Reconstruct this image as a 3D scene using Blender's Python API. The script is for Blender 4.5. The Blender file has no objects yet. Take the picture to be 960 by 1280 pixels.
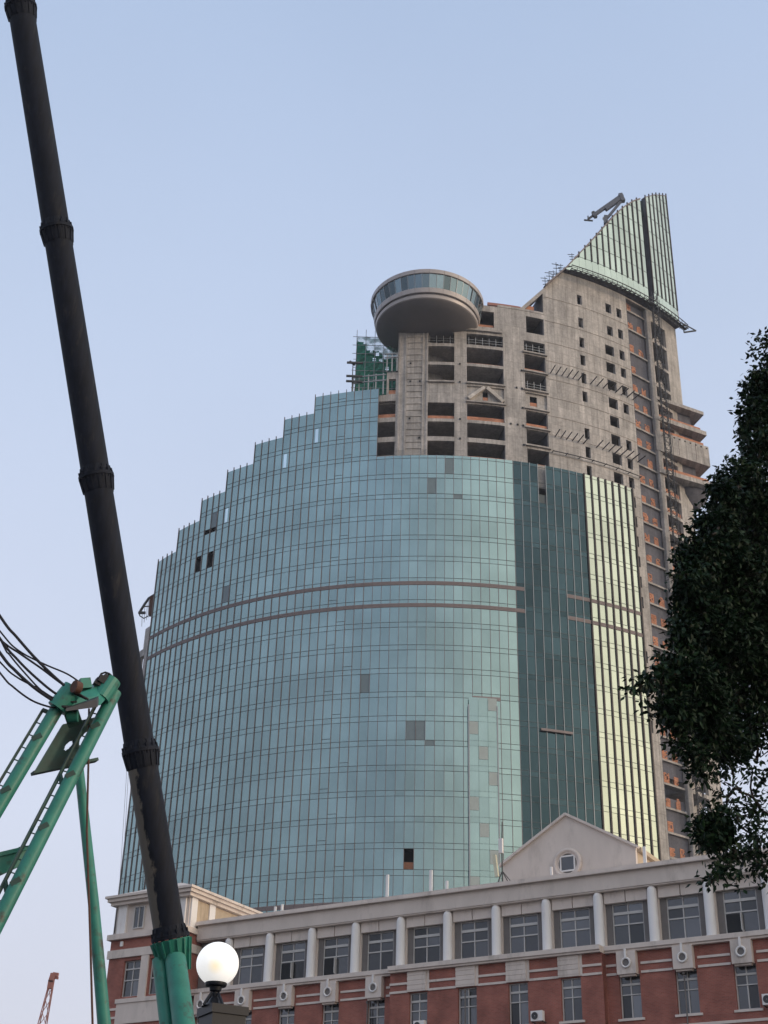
import bpy, math, random
import numpy as np
from mathutils import Vector, Matrix
random.seed(7); rng = np.random.default_rng(7)
S = bpy.context.scene; COL = S.collection
PI = math.pi; rad = math.radians

# ------------------------------------------------------------------ camera, sky, sun, exposure
FPX = 1750.0
PITCH = math.atan(FPX/3015.5); ROLL = math.atan(85/3015.5)
cd = bpy.data.cameras.new('camera'); cam = bpy.data.objects.new('camera', cd); COL.objects.link(cam)
cd.sensor_fit = 'VERTICAL'; cd.sensor_height = 36; cd.lens = FPX/1280*36; cd.clip_start = .1; cd.clip_end = 6000
RM = (Matrix.Rotation(PI/2+PITCH, 3, 'X') @ Matrix.Rotation(ROLL, 3, 'Z'))
EYE = Vector((0, 0, 1.6))
cam.matrix_world = Matrix.Translation(EYE) @ RM.to_4x4()
S.camera = cam
SUN_AZ, SUN_EL = 116., 9.
w = bpy.data.worlds.new('World'); S.world = w; w.use_nodes = True
nt = w.node_tree; nt.nodes.clear()
out = nt.nodes.new('ShaderNodeOutputWorld'); bg = nt.nodes.new('ShaderNodeBackground')
sky = nt.nodes.new('ShaderNodeTexSky'); sky.sky_type = 'NISHITA'; sky.sun_disc = False
sky.sun_elevation = rad(SUN_EL); sky.sun_rotation = rad(SUN_AZ)
sky.air_density = 1.0; sky.dust_density = 3.0; sky.ozone_density = 2.0
# evening haze: the sky near the horizon is veiled by pale lavender, the upper sky keeps its blue
geo = nt.nodes.new('ShaderNodeTexCoord'); sep = nt.nodes.new('ShaderNodeSeparateXYZ')
mr = nt.nodes.new('ShaderNodeMapRange'); mr.inputs[1].default_value = 0.0; mr.inputs[2].default_value = 0.85
ramp = nt.nodes.new('ShaderNodeValToRGB')
el = ramp.color_ramp.elements
el[0].position = 0.0; el[0].color = (6.6, 6.3, 6.9, 1)
el[1].position = 1.0; el[1].color = (3.75, 4.9, 7.0, 1)
e = el.new(.35); e.color = (6.5, 6.9, 8.2, 1)
e = el.new(.7); e.color = (5.2, 6.1, 7.9, 1)
mix = nt.nodes.new('ShaderNodeMix'); mix.data_type = 'RGBA'; mix.inputs[0].default_value = .8
bg.inputs[1].default_value = 0.1
L = nt.links.new
L(geo.outputs['Generated'], sep.inputs[0]); L(sep.outputs['Z'], mr.inputs[0]); L(mr.outputs[0], ramp.inputs[0])
# warm glow of the low sun spreading through the haze
sdv = (math.sin(rad(SUN_AZ))*math.cos(rad(SUN_EL)), math.cos(rad(SUN_AZ))*math.cos(rad(SUN_EL)), math.sin(rad(SUN_EL)))
dt = nt.nodes.new('ShaderNodeVectorMath'); dt.operation = 'DOT_PRODUCT'; dt.inputs[1].default_value = sdv
gr_ = nt.nodes.new('ShaderNodeMapRange'); gr_.inputs[1].default_value = .15; gr_.inputs[2].default_value = 1.0; gr_.interpolation_type = 'SMOOTHSTEP'
glow = nt.nodes.new('ShaderNodeMix'); glow.data_type = 'RGBA'; glow.blend_type = 'ADD'; glow.inputs[7].default_value = (5.6, 4.6, 2.4, 1)
# unseen low sky away from the tower, darkened to dim the glass reflections
my = nt.nodes.new('ShaderNodeMapRange'); my.interpolation_type = 'SMOOTHSTEP'; my.inputs[1].default_value = .45; my.inputs[2].default_value = -.2
mz = nt.nodes.new('ShaderNodeMapRange'); mz.interpolation_type = 'SMOOTHSTEP'; mz.inputs[1].default_value = .62; mz.inputs[2].default_value = .20
mm_ = nt.nodes.new('ShaderNodeMath'); mm_.operation = 'MULTIPLY'; mk = nt.nodes.new('ShaderNodeMath'); mk.operation = 'MULTIPLY'; mk.inputs[1].default_value = .28
dark = nt.nodes.new('ShaderNodeMix'); dark.data_type = 'RGBA'; dark.blend_type = 'MULTIPLY'; dark.inputs[7].default_value = (.12, .14, .15, 1)
L(sep.outputs['Y'], my.inputs[0]); L(sep.outputs['Z'], mz.inputs[0]); L(my.outputs[0], mm_.inputs[0]); L(mz.outputs[0], mm_.inputs[1]); L(mm_.outputs[0], mk.inputs[0]); L(mk.outputs[0], dark.inputs[0])
L(geo.outputs['Generated'], dt.inputs[0]); L(dt.outputs['Value'], gr_.inputs[0]); L(gr_.outputs[0], glow.inputs[0])
L(sky.outputs[0], mix.inputs[6]); hn = nt.nodes.new('ShaderNodeTexNoise'); hn.inputs['Scale'].default_value = 2.2; hn.inputs['Detail'].default_value = 4; L(geo.outputs['Generated'], hn.inputs[0])
hm = nt.nodes.new('ShaderNodeMapRange'); hm.inputs[1].default_value = .3; hm.inputs[2].default_value = .7; hm.inputs[3].default_value = .965; hm.inputs[4].default_value = 1.035; L(hn.outputs['Fac'], hm.inputs[0])
hx = nt.nodes.new('ShaderNodeMix'); hx.data_type = 'RGBA'; hx.blend_type = 'MULTIPLY'; hx.inputs[0].default_value = 1; L(ramp.outputs[0], hx.inputs[6]); L(hm.outputs[0], hx.inputs[7])
L(hx.outputs[2], mix.inputs[7]); L(mix.outputs[2], dark.inputs[6]); L(dark.outputs[2], glow.inputs[6]); L(glow.outputs[2], bg.inputs[0]); L(bg.outputs[0], out.inputs[0])
sd = bpy.data.lights.new('sun', 'SUN'); sd.energy = 0.9; sd.angle = rad(10); sd.color = (1, .78, .58)
so = bpy.data.objects.new('sun', sd); COL.objects.link(so)
sv = Vector((math.sin(rad(SUN_AZ))*math.cos(rad(SUN_EL)), math.cos(rad(SUN_AZ))*math.cos(rad(SUN_EL)), math.sin(rad(SUN_EL))))
so.rotation_euler = sv.to_track_quat('Z', 'Y').to_euler(); so.location = (30, -30, 60)
S.view_settings.view_transform = 'Standard'; S.view_settings.look = 'None'; S.view_settings.exposure = 0.34; S.view_settings.gamma = 1

# ------------------------------------------------------------------ helpers
def at(x, y, Y):
    """world point on the ray through a photo pixel (960x1280) at world depth Y (used to measure the place)"""
    d = RM @ Vector(((x-480)/FPX, -(y-640)/FPX, -1)); return EYE + d*(Y/d.y)
class MB:
    def __init__(s): s.v = []; s.f = []; s.uv = []; s.c = []; s.cur = 0.5
    def face(s, pts, uv=None):
        n = len(s.v); s.v += [tuple(p) for p in pts]; s.f.append(tuple(range(n, n+len(pts))))
        s.uv += (list(uv) if uv else [(0, 0)]*len(pts)); s.c += [s.cur]*len(pts)
    def hexa(s, p):   # 8 points: bottom 4 ccw, top 4 ccw
        for a in ((3, 2, 1, 0), (4, 5, 6, 7), (0, 1, 5, 4), (1, 2, 6, 5), (2, 3, 7, 6), (3, 0, 4, 7)):
            q = [p[i] for i in a]; A, B, Cc = Vector(q[0]), Vector(q[1]), Vector(q[3])
            lu = (B-A).length; lv = (Cc-A).length
            s.face(q, [(0, 0), (lu, 0), (lu, lv), (0, lv)])
    def box(s, x0, x1, y0, y1, z0, z1):
        s.hexa([(x0, y0, z0), (x1, y0, z0), (x1, y1, z0), (x0, y1, z0), (x0, y0, z1), (x1, y0, z1), (x1, y1, z1), (x0, y1, z1)])
    def bar(s, a, b, wd, hd=None, up=(0, 0, 1)):
        a = Vector(a); b = Vector(b); hd = hd or wd; d = (b-a).normalized(); u = Vector(up)
        if abs(d.dot(u)) > .98: u = Vector((0, 1, 0))
        r = d.cross(u).normalized(); u = r.cross(d).normalized()
        P = [(-1, -1), (1, -1), (1, 1), (-1, 1)]
        s.hexa([a + r*(i*wd/2)+u*(j*hd/2) for i, j in P] + [b + r*(i*wd/2)+u*(j*hd/2) for i, j in P])
    def tube(s, pts, r, n=8, caps=True):
        pts = [Vector(p) for p in pts]; rs = r if isinstance(r, (list, tuple)) else [r]*len(pts)
        base = len(s.v); ref = None; lens = 0
        for i, p in enumerate(pts):
            d = (pts[min(i+1, len(pts)-1)] - pts[max(i-1, 0)]).normalized()
            if ref is None: ref = Vector((0, 0, 1)) if abs(d.z) < .9 else Vector((0, 1, 0))
            a = d.cross(ref).normalized(); b = a.cross(d).normalized(); ref = b
            if i: lens += (p-pts[i-1]).length
            for k in range(n):
                t = 2*PI*k/n; s.v.append(tuple(p + (a*math.cos(t)+b*math.sin(t))*rs[i]))
        for i in range(len(pts)-1):
            for k in range(n):
                k2 = (k+1) % n
                s.f.append((base+i*n+k, base+i*n+k2, base+(i+1)*n+k2, base+(i+1)*n+k)); s.uv += [(0, 0)]*4; s.c += [s.cur]*4
        if caps:
            s.f.append(tuple(base+k for k in range(n))[::-1]); s.uv += [(0, 0)]*n; s.c += [s.cur]*n
            m = base+(len(pts)-1)*n; s.f.append(tuple(m+k for k in range(n))); s.uv += [(0, 0)]*n; s.c += [s.cur]*n
    def lathe(s, prof, c, n=48, a0=0, a1=2*PI):
        full = abs(a1-a0-2*PI) < 1e-6; m = n if full else n+1; base = len(s.v)
        for r, z in prof:
            for k in range(m):
                t = a0+(a1-a0)*k/n; s.v.append((c[0]+r*math.cos(t), c[1]+r*math.sin(t), c[2]+z))
        for i in range(len(prof)-1):
            for k in range(n):
                k2 = (k+1) % m
                s.f.append((base+i*m+k, base+i*m+k2, base+(i+1)*m+k2, base+(i+1)*m+k)); s.uv += [(0, 0)]*4; s.c += [s.cur]*4
    def prism(s, poly, z0, z1):
        n = len(poly)
        s.face([(x, y, z1) for x, y in poly], [(x, y) for x, y in poly]); s.face([(x, y, z0) for x, y in poly[::-1]], [(x, y) for x, y in poly[::-1]])
        for i in range(n):
            a, b = poly[i], poly[(i+1) % n]; l = math.dist(a, b)
            s.face([(*a, z0), (*b, z0), (*b, z1), (*a, z1)], [(0, z0), (l, z0), (l, z1), (0, z1)])
    def build(s, name, mat, parent=None, smooth=False, label=None, kind=None, bevel=0):
        me = bpy.data.meshes.new(name); me.from_pydata(s.v, [], s.f)
        uvl = me.uv_layers.new(name='UVMap'); uvl.data.foreach_set('uv', [c for u in s.uv for c in u])
        at_ = me.attributes.new('tone', 'FLOAT', 'CORNER'); at_.data.foreach_set('value', s.c)
        if smooth: me.polygons.foreach_set('use_smooth', [True]*len(me.polygons))
        me.materials.append(mat); me.update()
        o = bpy.data.objects.new(name, me); COL.objects.link(o)
        if parent: o.parent = parent
        if smooth:
            try: me.set_sharp_from_angle(angle=rad(40))
            except Exception: pass
        if bevel:
            b = o.modifiers.new('bevel', 'BEVEL'); b.width = bevel; b.segments = 2; b.limit_method = 'ANGLE'
        if label: o['label'] = label
        if kind: o['kind'] = kind
        return o
def thing(name, label, cat, loc=(0, 0, 0), rz=0, group=None):
    o = bpy.data.objects.new(name, None); COL.objects.link(o); o.location = loc; o.rotation_euler = (0, 0, rz)
    o['label'] = label; o['category'] = cat
    if group: o['group'] = group
    o.empty_display_size = .5
    return o
def tag(o, label, cat, group=None, kind=None):
    o['label'] = label; o['category'] = cat
    if group: o['group'] = group
    if kind: o['kind'] = kind
    return o

# ------------------------------------------------------------------ materials
def newmat(name):
    m = bpy.data.materials.new(name); m.use_nodes = True; n = m.node_tree.nodes; b = n['Principled BSDF']; return m, m.node_tree, b
def surf(name, col, rough=.7, var=.12, scale=1.5, bump=.0, metal=0., dirt=None, dirt_scale=.4, dirt_lo=.5, dirt_hi=.75, stretch=(1, 1, 1), tone=0.):
    """base colour with two scales of noise, optional dirt patches, bump"""
    m, t, b = newmat(name); N = t.nodes.new; K = t.links.new
    tc = N('ShaderNodeTexCoord'); mp = N('ShaderNodeMapping'); mp.inputs['Scale'].default_value = stretch
    K(tc.outputs['Object'], mp.inputs[0])
    n1 = N('ShaderNodeTexNoise'); n1.inputs['Scale'].default_value = scale; n1.inputs['Detail'].default_value = 6; n1.inputs['Roughness'].default_value = .62
    K(mp.outputs[0], n1.inputs[0])
    rp = N('ShaderNodeMapRange'); rp.inputs[1].default_value = .3; rp.inputs[2].default_value = .7; rp.inputs[3].default_value = 1-var; rp.inputs[4].default_value = 1+var
    K(n1.outputs['Fac'], rp.inputs[0])
    mx = N('ShaderNodeMix'); mx.data_type = 'RGBA'; mx.blend_type = 'MULTIPLY'; mx.inputs[0].default_value = 1; mx.inputs[6].default_value = (*col, 1)
    K(rp.outputs[0], mx.inputs[7]); last = mx.outputs[2]
    if dirt:
        n2 = N('ShaderNodeTexNoise'); n2.inputs['Scale'].default_value = dirt_scale; n2.inputs['Detail'].default_value = 8; n2.inputs['Roughness'].default_value = .7
        K(mp.outputs[0], n2.inputs[0])
        r2 = N('ShaderNodeMapRange'); r2.inputs[1].default_value = dirt_lo; r2.inputs[2].default_value = dirt_hi; K(n2.outputs['Fac'], r2.inputs[0])
        m2 = N('ShaderNodeMix'); m2.data_type = 'RGBA'; m2.inputs[7].default_value = (*dirt, 1)
        K(r2.outputs[0], m2.inputs[0]); K(last, m2.inputs[6]); last = m2.outputs[2]
    if tone:
        a = N('ShaderNodeAttribute'); a.attribute_name = 'tone'
        r3 = N('ShaderNodeMapRange'); r3.inputs[3].default_value = 1-tone; r3.inputs[4].default_value = 1+tone; K(a.outputs['Fac'], r3.inputs[0])
        m3 = N('ShaderNodeMix'); m3.data_type = 'RGBA'; m3.blend_type = 'MULTIPLY'; m3.inputs[0].default_value = 1
        K(last, m3.inputs[6]); K(r3.outputs[0], m3.inputs[7]); last = m3.outputs[2]
    K(last, b.inputs['Base Color'])
    b.inputs['Roughness'].default_value = rough; b.inputs['Metallic'].default_value = metal
    if bump:
        bp = N('ShaderNodeBump'); bp.inputs['Strength'].default_value = bump; bp.inputs['Distance'].default_value = .05
        K(n1.outputs['Fac'], bp.inputs['Height']); K(bp.outputs[0], b.inputs['Normal'])
    return m
def concrete(name, col, streak=.25, uvgrid=True):
    m, t, b = newmat(name); N = t.nodes.new; K = t.links.new
    tc = N('ShaderNodeTexCoord'); src = tc.outputs['UV' if uvgrid else 'Object']
    n1 = N('ShaderNodeTexNoise'); n1.inputs['Scale'].default_value = .35; n1.inputs['Detail'].default_value = 9; n1.inputs['Roughness'].default_value = .7; K(tc.outputs['Object'], n1.inputs[0])
    mp = N('ShaderNodeMapping'); mp.inputs['Scale'].default_value = (1.6, .12, 1) if uvgrid else (1.6, 1.6, .12); K(src, mp.inputs[0])
    n2 = N('ShaderNodeTexNoise'); n2.inputs['Scale'].default_value = 1.; n2.inputs['Detail'].default_value = 7; n2.inputs['Roughness'].default_value = .65; K(mp.outputs[0], n2.inputs[0])
    br = N('ShaderNodeTexBrick'); br.offset = 0.0; br.inputs['Scale'].default_value = 1; br.inputs['Brick Width'].default_value = 1.22; br.inputs['Row Height'].default_value = 3.55
    br.inputs['Mortar Size'].default_value = .035; br.inputs['Mortar Smooth'].default_value = .6
    br.inputs['Color1'].default_value = (1, 1, 1, 1); br.inputs['Color2'].default_value = (.74, .75, .76, 1); br.inputs['Mortar'].default_value = (.42, .41, .40, 1); br.inputs['Bias'].default_value = .1
    K(src, br.inputs[0])
    r1 = N('ShaderNodeMapRange'); r1.inputs[1].default_value = .3; r1.inputs[2].default_value = .7; r1.inputs[3].default_value = .74; r1.inputs[4].default_value = 1.2; K(n1.outputs['Fac'], r1.inputs[0])
    r2 = N('ShaderNodeMapRange'); r2.inputs[1].default_value = .35; r2.inputs[2].default_value = .7; r2.inputs[3].default_value = 1.08; r2.inputs[4].default_value = 1-streak; K(n2.outputs['Fac'], r2.inputs[0])
    def mul(a, c, f=1.):
        x = N('ShaderNodeMix'); x.data_type = 'RGBA'; x.blend_type = 'MULTIPLY'; x.inputs[0].default_value = f
        if isinstance(a, tuple): x.inputs[6].default_value = (*a, 1)
        else: K(a, x.inputs[6])
        K(c, x.inputs[7]); return x.outputs[2]
    c = mul(col, r1.outputs[0]); c = mul(c, r2.outputs[0])
    if uvgrid: c = mul(c, br.outputs[0], .75)
    n4 = N('ShaderNodeTexNoise'); n4.inputs['Scale'].default_value = 2.6; n4.inputs['Detail'].default_value = 8; n4.inputs['Roughness'].default_value = .75; K(tc.outputs['Object'], n4.inputs[0])
    r4 = N('ShaderNodeMapRange'); r4.inputs[1].default_value = .35; r4.inputs[2].default_value = .65; r4.inputs[3].default_value = .8; r4.inputs[4].default_value = 1.15; K(n4.outputs['Fac'], r4.inputs[0]); c = mul(c, r4.outputs[0])
    K(c, b.inputs['Base Color']); b.inputs['Roughness'].default_value = .9
    bp = N('ShaderNodeBump'); bp.inputs['Strength'].default_value = .35; bp.inputs['Distance'].default_value = .06; K(n1.outputs['Fac'], bp.inputs['Height']); K(bp.outputs[0], b.inputs['Normal'])
    return m
def glass(name, col, var=.11, metal=.9, rough=.07, wav=.012, wscale=.6):
    """coated curtain-wall glass: tinted mirror, pane to pane variation, slight roller-wave"""
    m, t, b = newmat(name); N = t.nodes.new; K = t.links.new
    a = N('ShaderNodeAttribute'); a.attribute_name = 'tone'
    r = N('ShaderNodeMapRange'); r.inputs[3].default_value = 1-var; r.inputs[4].default_value = 1+var; K(a.outputs['Fac'], r.inputs[0])
    tc = N('ShaderNodeTexCoord'); n = N('ShaderNodeTexNoise'); n.inputs['Scale'].default_value = .12; n.inputs['Detail'].default_value = 5; K(tc.outputs['Object'], n.inputs[0])
    r2 = N('ShaderNodeMapRange'); r2.inputs[1].default_value = .3; r2.inputs[2].default_value = .7; r2.inputs[3].default_value = .84; r2.inputs[4].default_value = 1.12; K(n.outputs['Fac'], r2.inputs[0])
    mm = N('ShaderNodeMath'); mm.operation = 'MULTIPLY'; K(r.outputs[0], mm.inputs[0]); K(r2.outputs[0], mm.inputs[1])
    x = N('ShaderNodeMix'); x.data_type = 'RGBA'; x.blend_type = 'MULTIPLY'; x.inputs[0].default_value = 1; x.inputs[6].default_value = (*col, 1); K(mm.outputs[0], x.inputs[7])
    K(x.outputs[2], b.inputs['Base Color']); b.inputs['Metallic'].default_value = metal; b.inputs['Roughness'].default_value = rough
    n3 = N('ShaderNodeTexNoise'); n3.inputs['Scale'].default_value = wscale; K(tc.outputs['Object'], n3.inputs[0])
    bp = N('ShaderNodeBump'); bp.inputs['Strength'].default_value = 1; bp.inputs['Distance'].default_value = wav; K(n3.outputs['Fac'], bp.inputs['Height']); K(bp.outputs[0], b.inputs['Normal'])
    return m
def brickmat(name, c1, c2, mortar, bw=.24, bh=.08):
    m, t, b = newmat(name); N = t.nodes.new; K = t.links.new
    tc = N('ShaderNodeTexCoord'); br = N('ShaderNodeTexBrick'); br.inputs['Scale'].default_value = 1; br.inputs['Brick Width'].default_value = bw; br.inputs['Row Height'].default_value = bh
    br.inputs['Mortar Size'].default_value = .012; br.inputs['Color1'].default_value = (*c1, 1); br.inputs['Color2'].default_value = (*c2, 1); br.inputs['Mortar'].default_value = (*mortar, 1)
    K(tc.outputs['UV'], br.inputs[0])
    n = N('ShaderNodeTexNoise'); n.inputs['Scale'].default_value = .9; n.inputs['Detail'].default_value = 8; K(tc.outputs['Object'], n.inputs[0])
    r = N('ShaderNodeMapRange'); r.inputs[1].default_value = .3; r.inputs[2].default_value = .7; r.inputs[3].default_value = .72; r.inputs[4].default_value = 1.2; K(n.outputs['Fac'], r.inputs[0])
    x = N('ShaderNodeMix'); x.data_type = 'RGBA'; x.blend_type = 'MULTIPLY'; x.inputs[0].default_value = 1; K(br.outputs[0], x.inputs[6]); K(r.outputs[0], x.inputs[7])
    K(x.outputs[2], b.inputs['Base Color']); b.inputs['Roughness'].default_value = .88
    return m
M = dict(
    conc=concrete('raw_concrete', (.55, .51, .48), .38),
    conc2=concrete('slab_concrete', (.43, .395, .37), uvgrid=False),
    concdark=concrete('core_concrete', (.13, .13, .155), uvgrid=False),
    gl_main=glass('teal_glass', (.285, .395, .395)),
    gl_darkrefl=glass('dark_reflection_glass', (.042, .074, .088), var=.3, wav=.06),  # dark reflection on this strip put into the glass tint
    gl_glowrefl=glass('glow_reflection_glass', (.50, .545, .45)),  # reflected sunset glow on this strip painted as a paler tint
    gl_spire=glass('mint_glass', (.47, .545, .49)),
    gl_odd=surf('grey_board', (.16, .21, .23), .4, .08),
    gl_skytint=glass('sky_tint_glass', (.7, .85, .9)),  # brightness of the sky put into a lighter glass tint
    gl_pink=surf('pale_board', (.38, .43, .415), .4, .06),
    fin=surf('fin_metal', (.20, .165, .165), .5, .1, metal=.3),
    finlight=surf('light_fin_metal', (.30, .32, .34), .4, .08, metal=.4),
    findark=surf('dark_fin_metal', (.045, .035, .035), .5, .1, metal=.3),
    transom=surf('transom_metal', (.07, .085, .09), .5, .1, metal=.3),
    louvre=surf('louvre', (.27, .22, .22), .6, .1, scale=6),
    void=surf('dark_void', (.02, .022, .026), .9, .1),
    brace=concrete('clean_concrete', (.60, .55, .50), uvgrid=False),
    obrick=brickmat('orange_brick', (.56, .23, .13), (.44, .18, .10), (.45, .33, .25), .5, .22),
    redbrick=brickmat('red_brick', (.37, .115, .085), (.29, .085, .064), (.30, .155, .12)),
    cream=surf('cream_render', (.68, .595, .535), .85, .07, scale=.8, dirt=(.26, .22, .19), dirt_scale=.5, dirt_lo=.52, dirt_hi=.9, stretch=(1, 1, .35)),
    stone=surf('pale_stone', (.70, .61, .55), .8, .08, scale=1.2, dirt=(.2, .17, .14), dirt_scale=.8, dirt_lo=.54, dirt_hi=.9, stretch=(1, 1, .35)),
    white=surf('white_paint', (.82, .79, .77), .6, .05, dirt=(.45, .31, .27), dirt_scale=1.1, dirt_lo=.56, dirt_hi=.95, stretch=(1, 1, .2)),
    ochre=surf('weathered_render', (.50, .40, .29), .85, .1, dirt=(.2, .15, .11), dirt_scale=.7, dirt_lo=.5, dirt_hi=.8, stretch=(1, 1, .3)),
    grey=surf('grey_surround', (.17, .155, .15), .8, .1),
    winframe=surf('window_frame', (.55, .53, .51), .5, .05),
    pane=glass('window_pane', (.11, .115, .125), var=.6, metal=.6, rough=.08, wav=.02, wscale=1.5),
    darkglass=glass('dark_pane', (.03, .035, .045), var=.3, metal=.3, rough=.15),
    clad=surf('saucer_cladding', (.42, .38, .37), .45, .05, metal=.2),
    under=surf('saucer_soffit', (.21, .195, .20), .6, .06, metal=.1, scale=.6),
    saucerglass=glass('saucer_glass', (.13, .175, .20), var=.8, metal=.85, rough=.06, wav=.04),
    pipe=surf('sooty_steel', (.0075, .010, .019), .7, .4, scale=3, metal=.0, dirt=(.04, .038, .038), dirt_scale=1.6, dirt_lo=.56, dirt_hi=.78, stretch=(3, 3, .35)),
    green=surf('green_paint', (.024, .20, .15), .45, .16, scale=2.5, dirt=(.05, .045, .032), dirt_scale=2.2, dirt_lo=.54, dirt_hi=.68),
    greendull=surf('dull_green_plate', (.022, .075, .062), .6, .2, scale=3, dirt=(.04, .042, .036), dirt_scale=1.8, dirt_lo=.45, dirt_hi=.75),
    rope=surf('black_rope', (.012, .011, .014), .7, .2), rust=surf('rusty_steel', (.10, .045, .03), .8, .25, scale=6),
    net=surf('green_netting', (.035, .20, .14), .9, .45, scale=1.6),
    netlight=surf('thin_netting', (.16, .36, .30), .9, .3, scale=1.6),
    steel=surf('scaffold_steel', (.32, .33, .34), .5, .15, metal=.4), steeldark=surf('dark_scaffold_steel', (.05, .05, .055), .6, .2),
    red=surf('crane_red', (.42, .17, .13), .6, .1), lampmetal=surf('lamp_iron', (.010, .012, .018), .45, .15, metal=.5),
    ground=surf('asphalt', (.05, .05, .05), .9, .2, scale=.5), bark=surf('bark', (.018, .014, .011), .9, .3, scale=8),
    craneG=surf('davit_paint', (.10, .11, .14), .5, .1), roof=surf('roof_red', (.35, .16, .13), .8, .1),
)

M['lampmetal'].node_tree.nodes['Principled BSDF'].inputs['Metallic'].default_value = .1; M['lampmetal'].node_tree.nodes['Principled BSDF'].inputs['Specular IOR Level'].default_value = .3
_n = M['netlight'].node_tree; _b = _n.nodes['Principled BSDF']; _t = _n.nodes.new('ShaderNodeTexNoise'); _t.inputs['Scale'].default_value = 6
_r = _n.nodes.new('ShaderNodeMapRange'); _r.inputs[1].default_value = .42; _r.inputs[2].default_value = .58; _r.inputs[3].default_value = .25; _r.inputs[4].default_value = .8
_n.links.new(_t.outputs['Fac'], _r.inputs[0]); _n.links.new(_r.outputs[0], _b.inputs['Alpha'])
M['pipe'].node_tree.nodes['Principled BSDF'].inputs['Specular IOR Level'].default_value = .22
# ------------------------------------------------------------------ ground
g = MB(); g.face([(-3000, -3000, 0), (3000, -3000, 0), (3000, 3000, 0), (-3000, 3000, 0)])
tag(g.build('ground', M['ground']), 'dark asphalt ground under the whole site', 'ground', kind='structure')

# ------------------------------------------------------------------ grid wall with openings
def grid_wall(mb, f, us, zs, voids, d0, d1, su=1., top=None):
    """f(u,z,d)->xyz; solid cells between d0 (outer) and d1 (inner) except voids (u0,u1,z0,z1)"""
    ub = set(us); zb = set(zs)
    for v in voids: ub |= {v[0], v[1]}; zb |= {v[2], v[3]}
    ub = sorted(u for u in ub if min(us)-1e-6 <= u <= max(us)+1e-6); zb = sorted(z for z in zb if min(zs)-1e-6 <= z <= max(zs)+1e-6)
    nu, nz = len(ub)-1, len(zb)-1
    sol = np.ones((nu, nz), bool)
    for i in range(nu):
        for j in range(nz):
            uc = (ub[i]+ub[i+1])/2; zc = (zb[j]+zb[j+1])/2
            if any(v[0] < uc < v[1] and v[2] < zc < v[3] for v in voids): sol[i, j] = False
    for i in range(nu):
        j = 0
        for j in range(nz):
            if not sol[i, j]: continue
            a, b, c, d = ub[i], ub[i+1], zb[j], zb[j+1]
            uv = [(a*su, c), (b*su, c), (b*su, d), (a*su, d)]
            mb.face([f(a, c, d0), f(b, c, d0), f(b, d, d0), f(a, d, d0)], uv)
            mb.face([f(b, c, d1), f(a, c, d1), f(a, d, d1), f(b, d, d1)], uv)
            if i == 0 or not sol[i-1, j]: mb.face([f(a, c, d1), f(a, c, d0), f(a, d, d0), f(a, d, d1)], [(a*su-.6, c), (a*su, c), (a*su, d), (a*su-.6, d)])
            if i == nu-1 or not sol[i+1, j]: mb.face([f(b, c, d0), f(b, c, d1), f(b, d, d1), f(b, d, d0)], [(b*su, c), (b*su+.6, c), (b*su+.6, d), (b*su, d)])
            if j == 0 or not sol[i, j-1]: mb.face([f(a, c, d1), f(b, c, d1), f(b, c, d0), f(a, c, d0)], [(a*su, c-.6), (b*su, c-.6), (b*su, c), (a*su, c)])
            if j == nz-1 or not sol[i, j+1]: mb.face([f(a, d, d0), f(b, d, d0), f(b, d, d1), f(a, d, d1)], [(a*su, d), (b*su, d), (b*su, d+.6), (a*su, d+.6)])
CX, CY = 9., 237.
def cyl(t, z, R): t = rad(t); return (CX+R*math.sin(t), CY-R*math.cos(t), z)
def arc(a, b, st=1.3): n = max(1, int(math.ceil((b-a)/st))); return [a+(b-a)*i/n for i in range(n+1)]
def sector(mb, a, b, z0, z1, R0, R1, st=1.6):   # R0 outer, R1 inner
    A = arc(a, b, st)
    for i in range(len(A)-1):
        t0, t1 = A[i], A[i+1]
        o = [cyl(t0, z0, R0), cyl(t1, z0, R0), cyl(t1, z0, R1), cyl(t0, z0, R1), cyl(t0, z1, R0), cyl(t1, z1, R0), cyl(t1, z1, R1), cyl(t0, z1, R1)]
        uo = [(t0, z0), (t1, z0), (t1, z1), (t0, z1)]
        mb.face([o[0], o[1], o[5], o[4]], uo); mb.face([o[4], o[5], o[6], o[7]], uo); mb.face([o[3], o[2], o[1], o[0]], uo); mb.face([o[2], o[3], o[7], o[6]], uo)
        if i == 0: mb.face([o[3], o[0], o[4], o[7]], uo)
        if i == len(A)-2: mb.face([o[1], o[2], o[6], o[5]], uo)
def lerp(x, P):
    for (a, b), (c, d) in zip(P, P[1:]):
        if x <= c: return b+(d-b)*(x-a)/(c-a)
    return P[-1][1]

# ================================================================== THE TOWER
TW = thing('skyscraper', 'unfinished curved skyscraper, teal glass below, raw concrete frame, disc lookout and glass spire on top', 'skyscraper', (0, 0, 0))
MOD = 1.284; RG = 58.0; RC = 57.2
FL = 3.53
def Lk(k): return 112.43+FL*k
def glass_top(i):   # module i spans i..i+1
    if i >= -8: return 115.7
    if i >= -16: return 128.3
    k = (-17-i)//4; return [125.2, 121.9, 118.4, 114.9, 111.3, 107.6][k]
odd = {(-31, -1, 1): 'v', (-30, -1, 1): 'v', (-32, -3, 0): 'v', (-30, -3, 0): 'v', (-4, -17, 0): 'v', (-28, -1, 0): 'w', (-16, 2, 0): 'w', (-20, 1, 0): 'w', (-30, -1, 0): 'g', (-27, -5, 0): 'g',
       (-2, -1, 0): 'g', (0, 0, 0): 'g', (1, -1, 1): 'g', (-9, -10, 0): 'g', (-4, -12, 0): 'g', (-3, -12, 0): 'g', (-2, -12, 1): 'g'}
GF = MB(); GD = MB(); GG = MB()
rows = []
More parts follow.
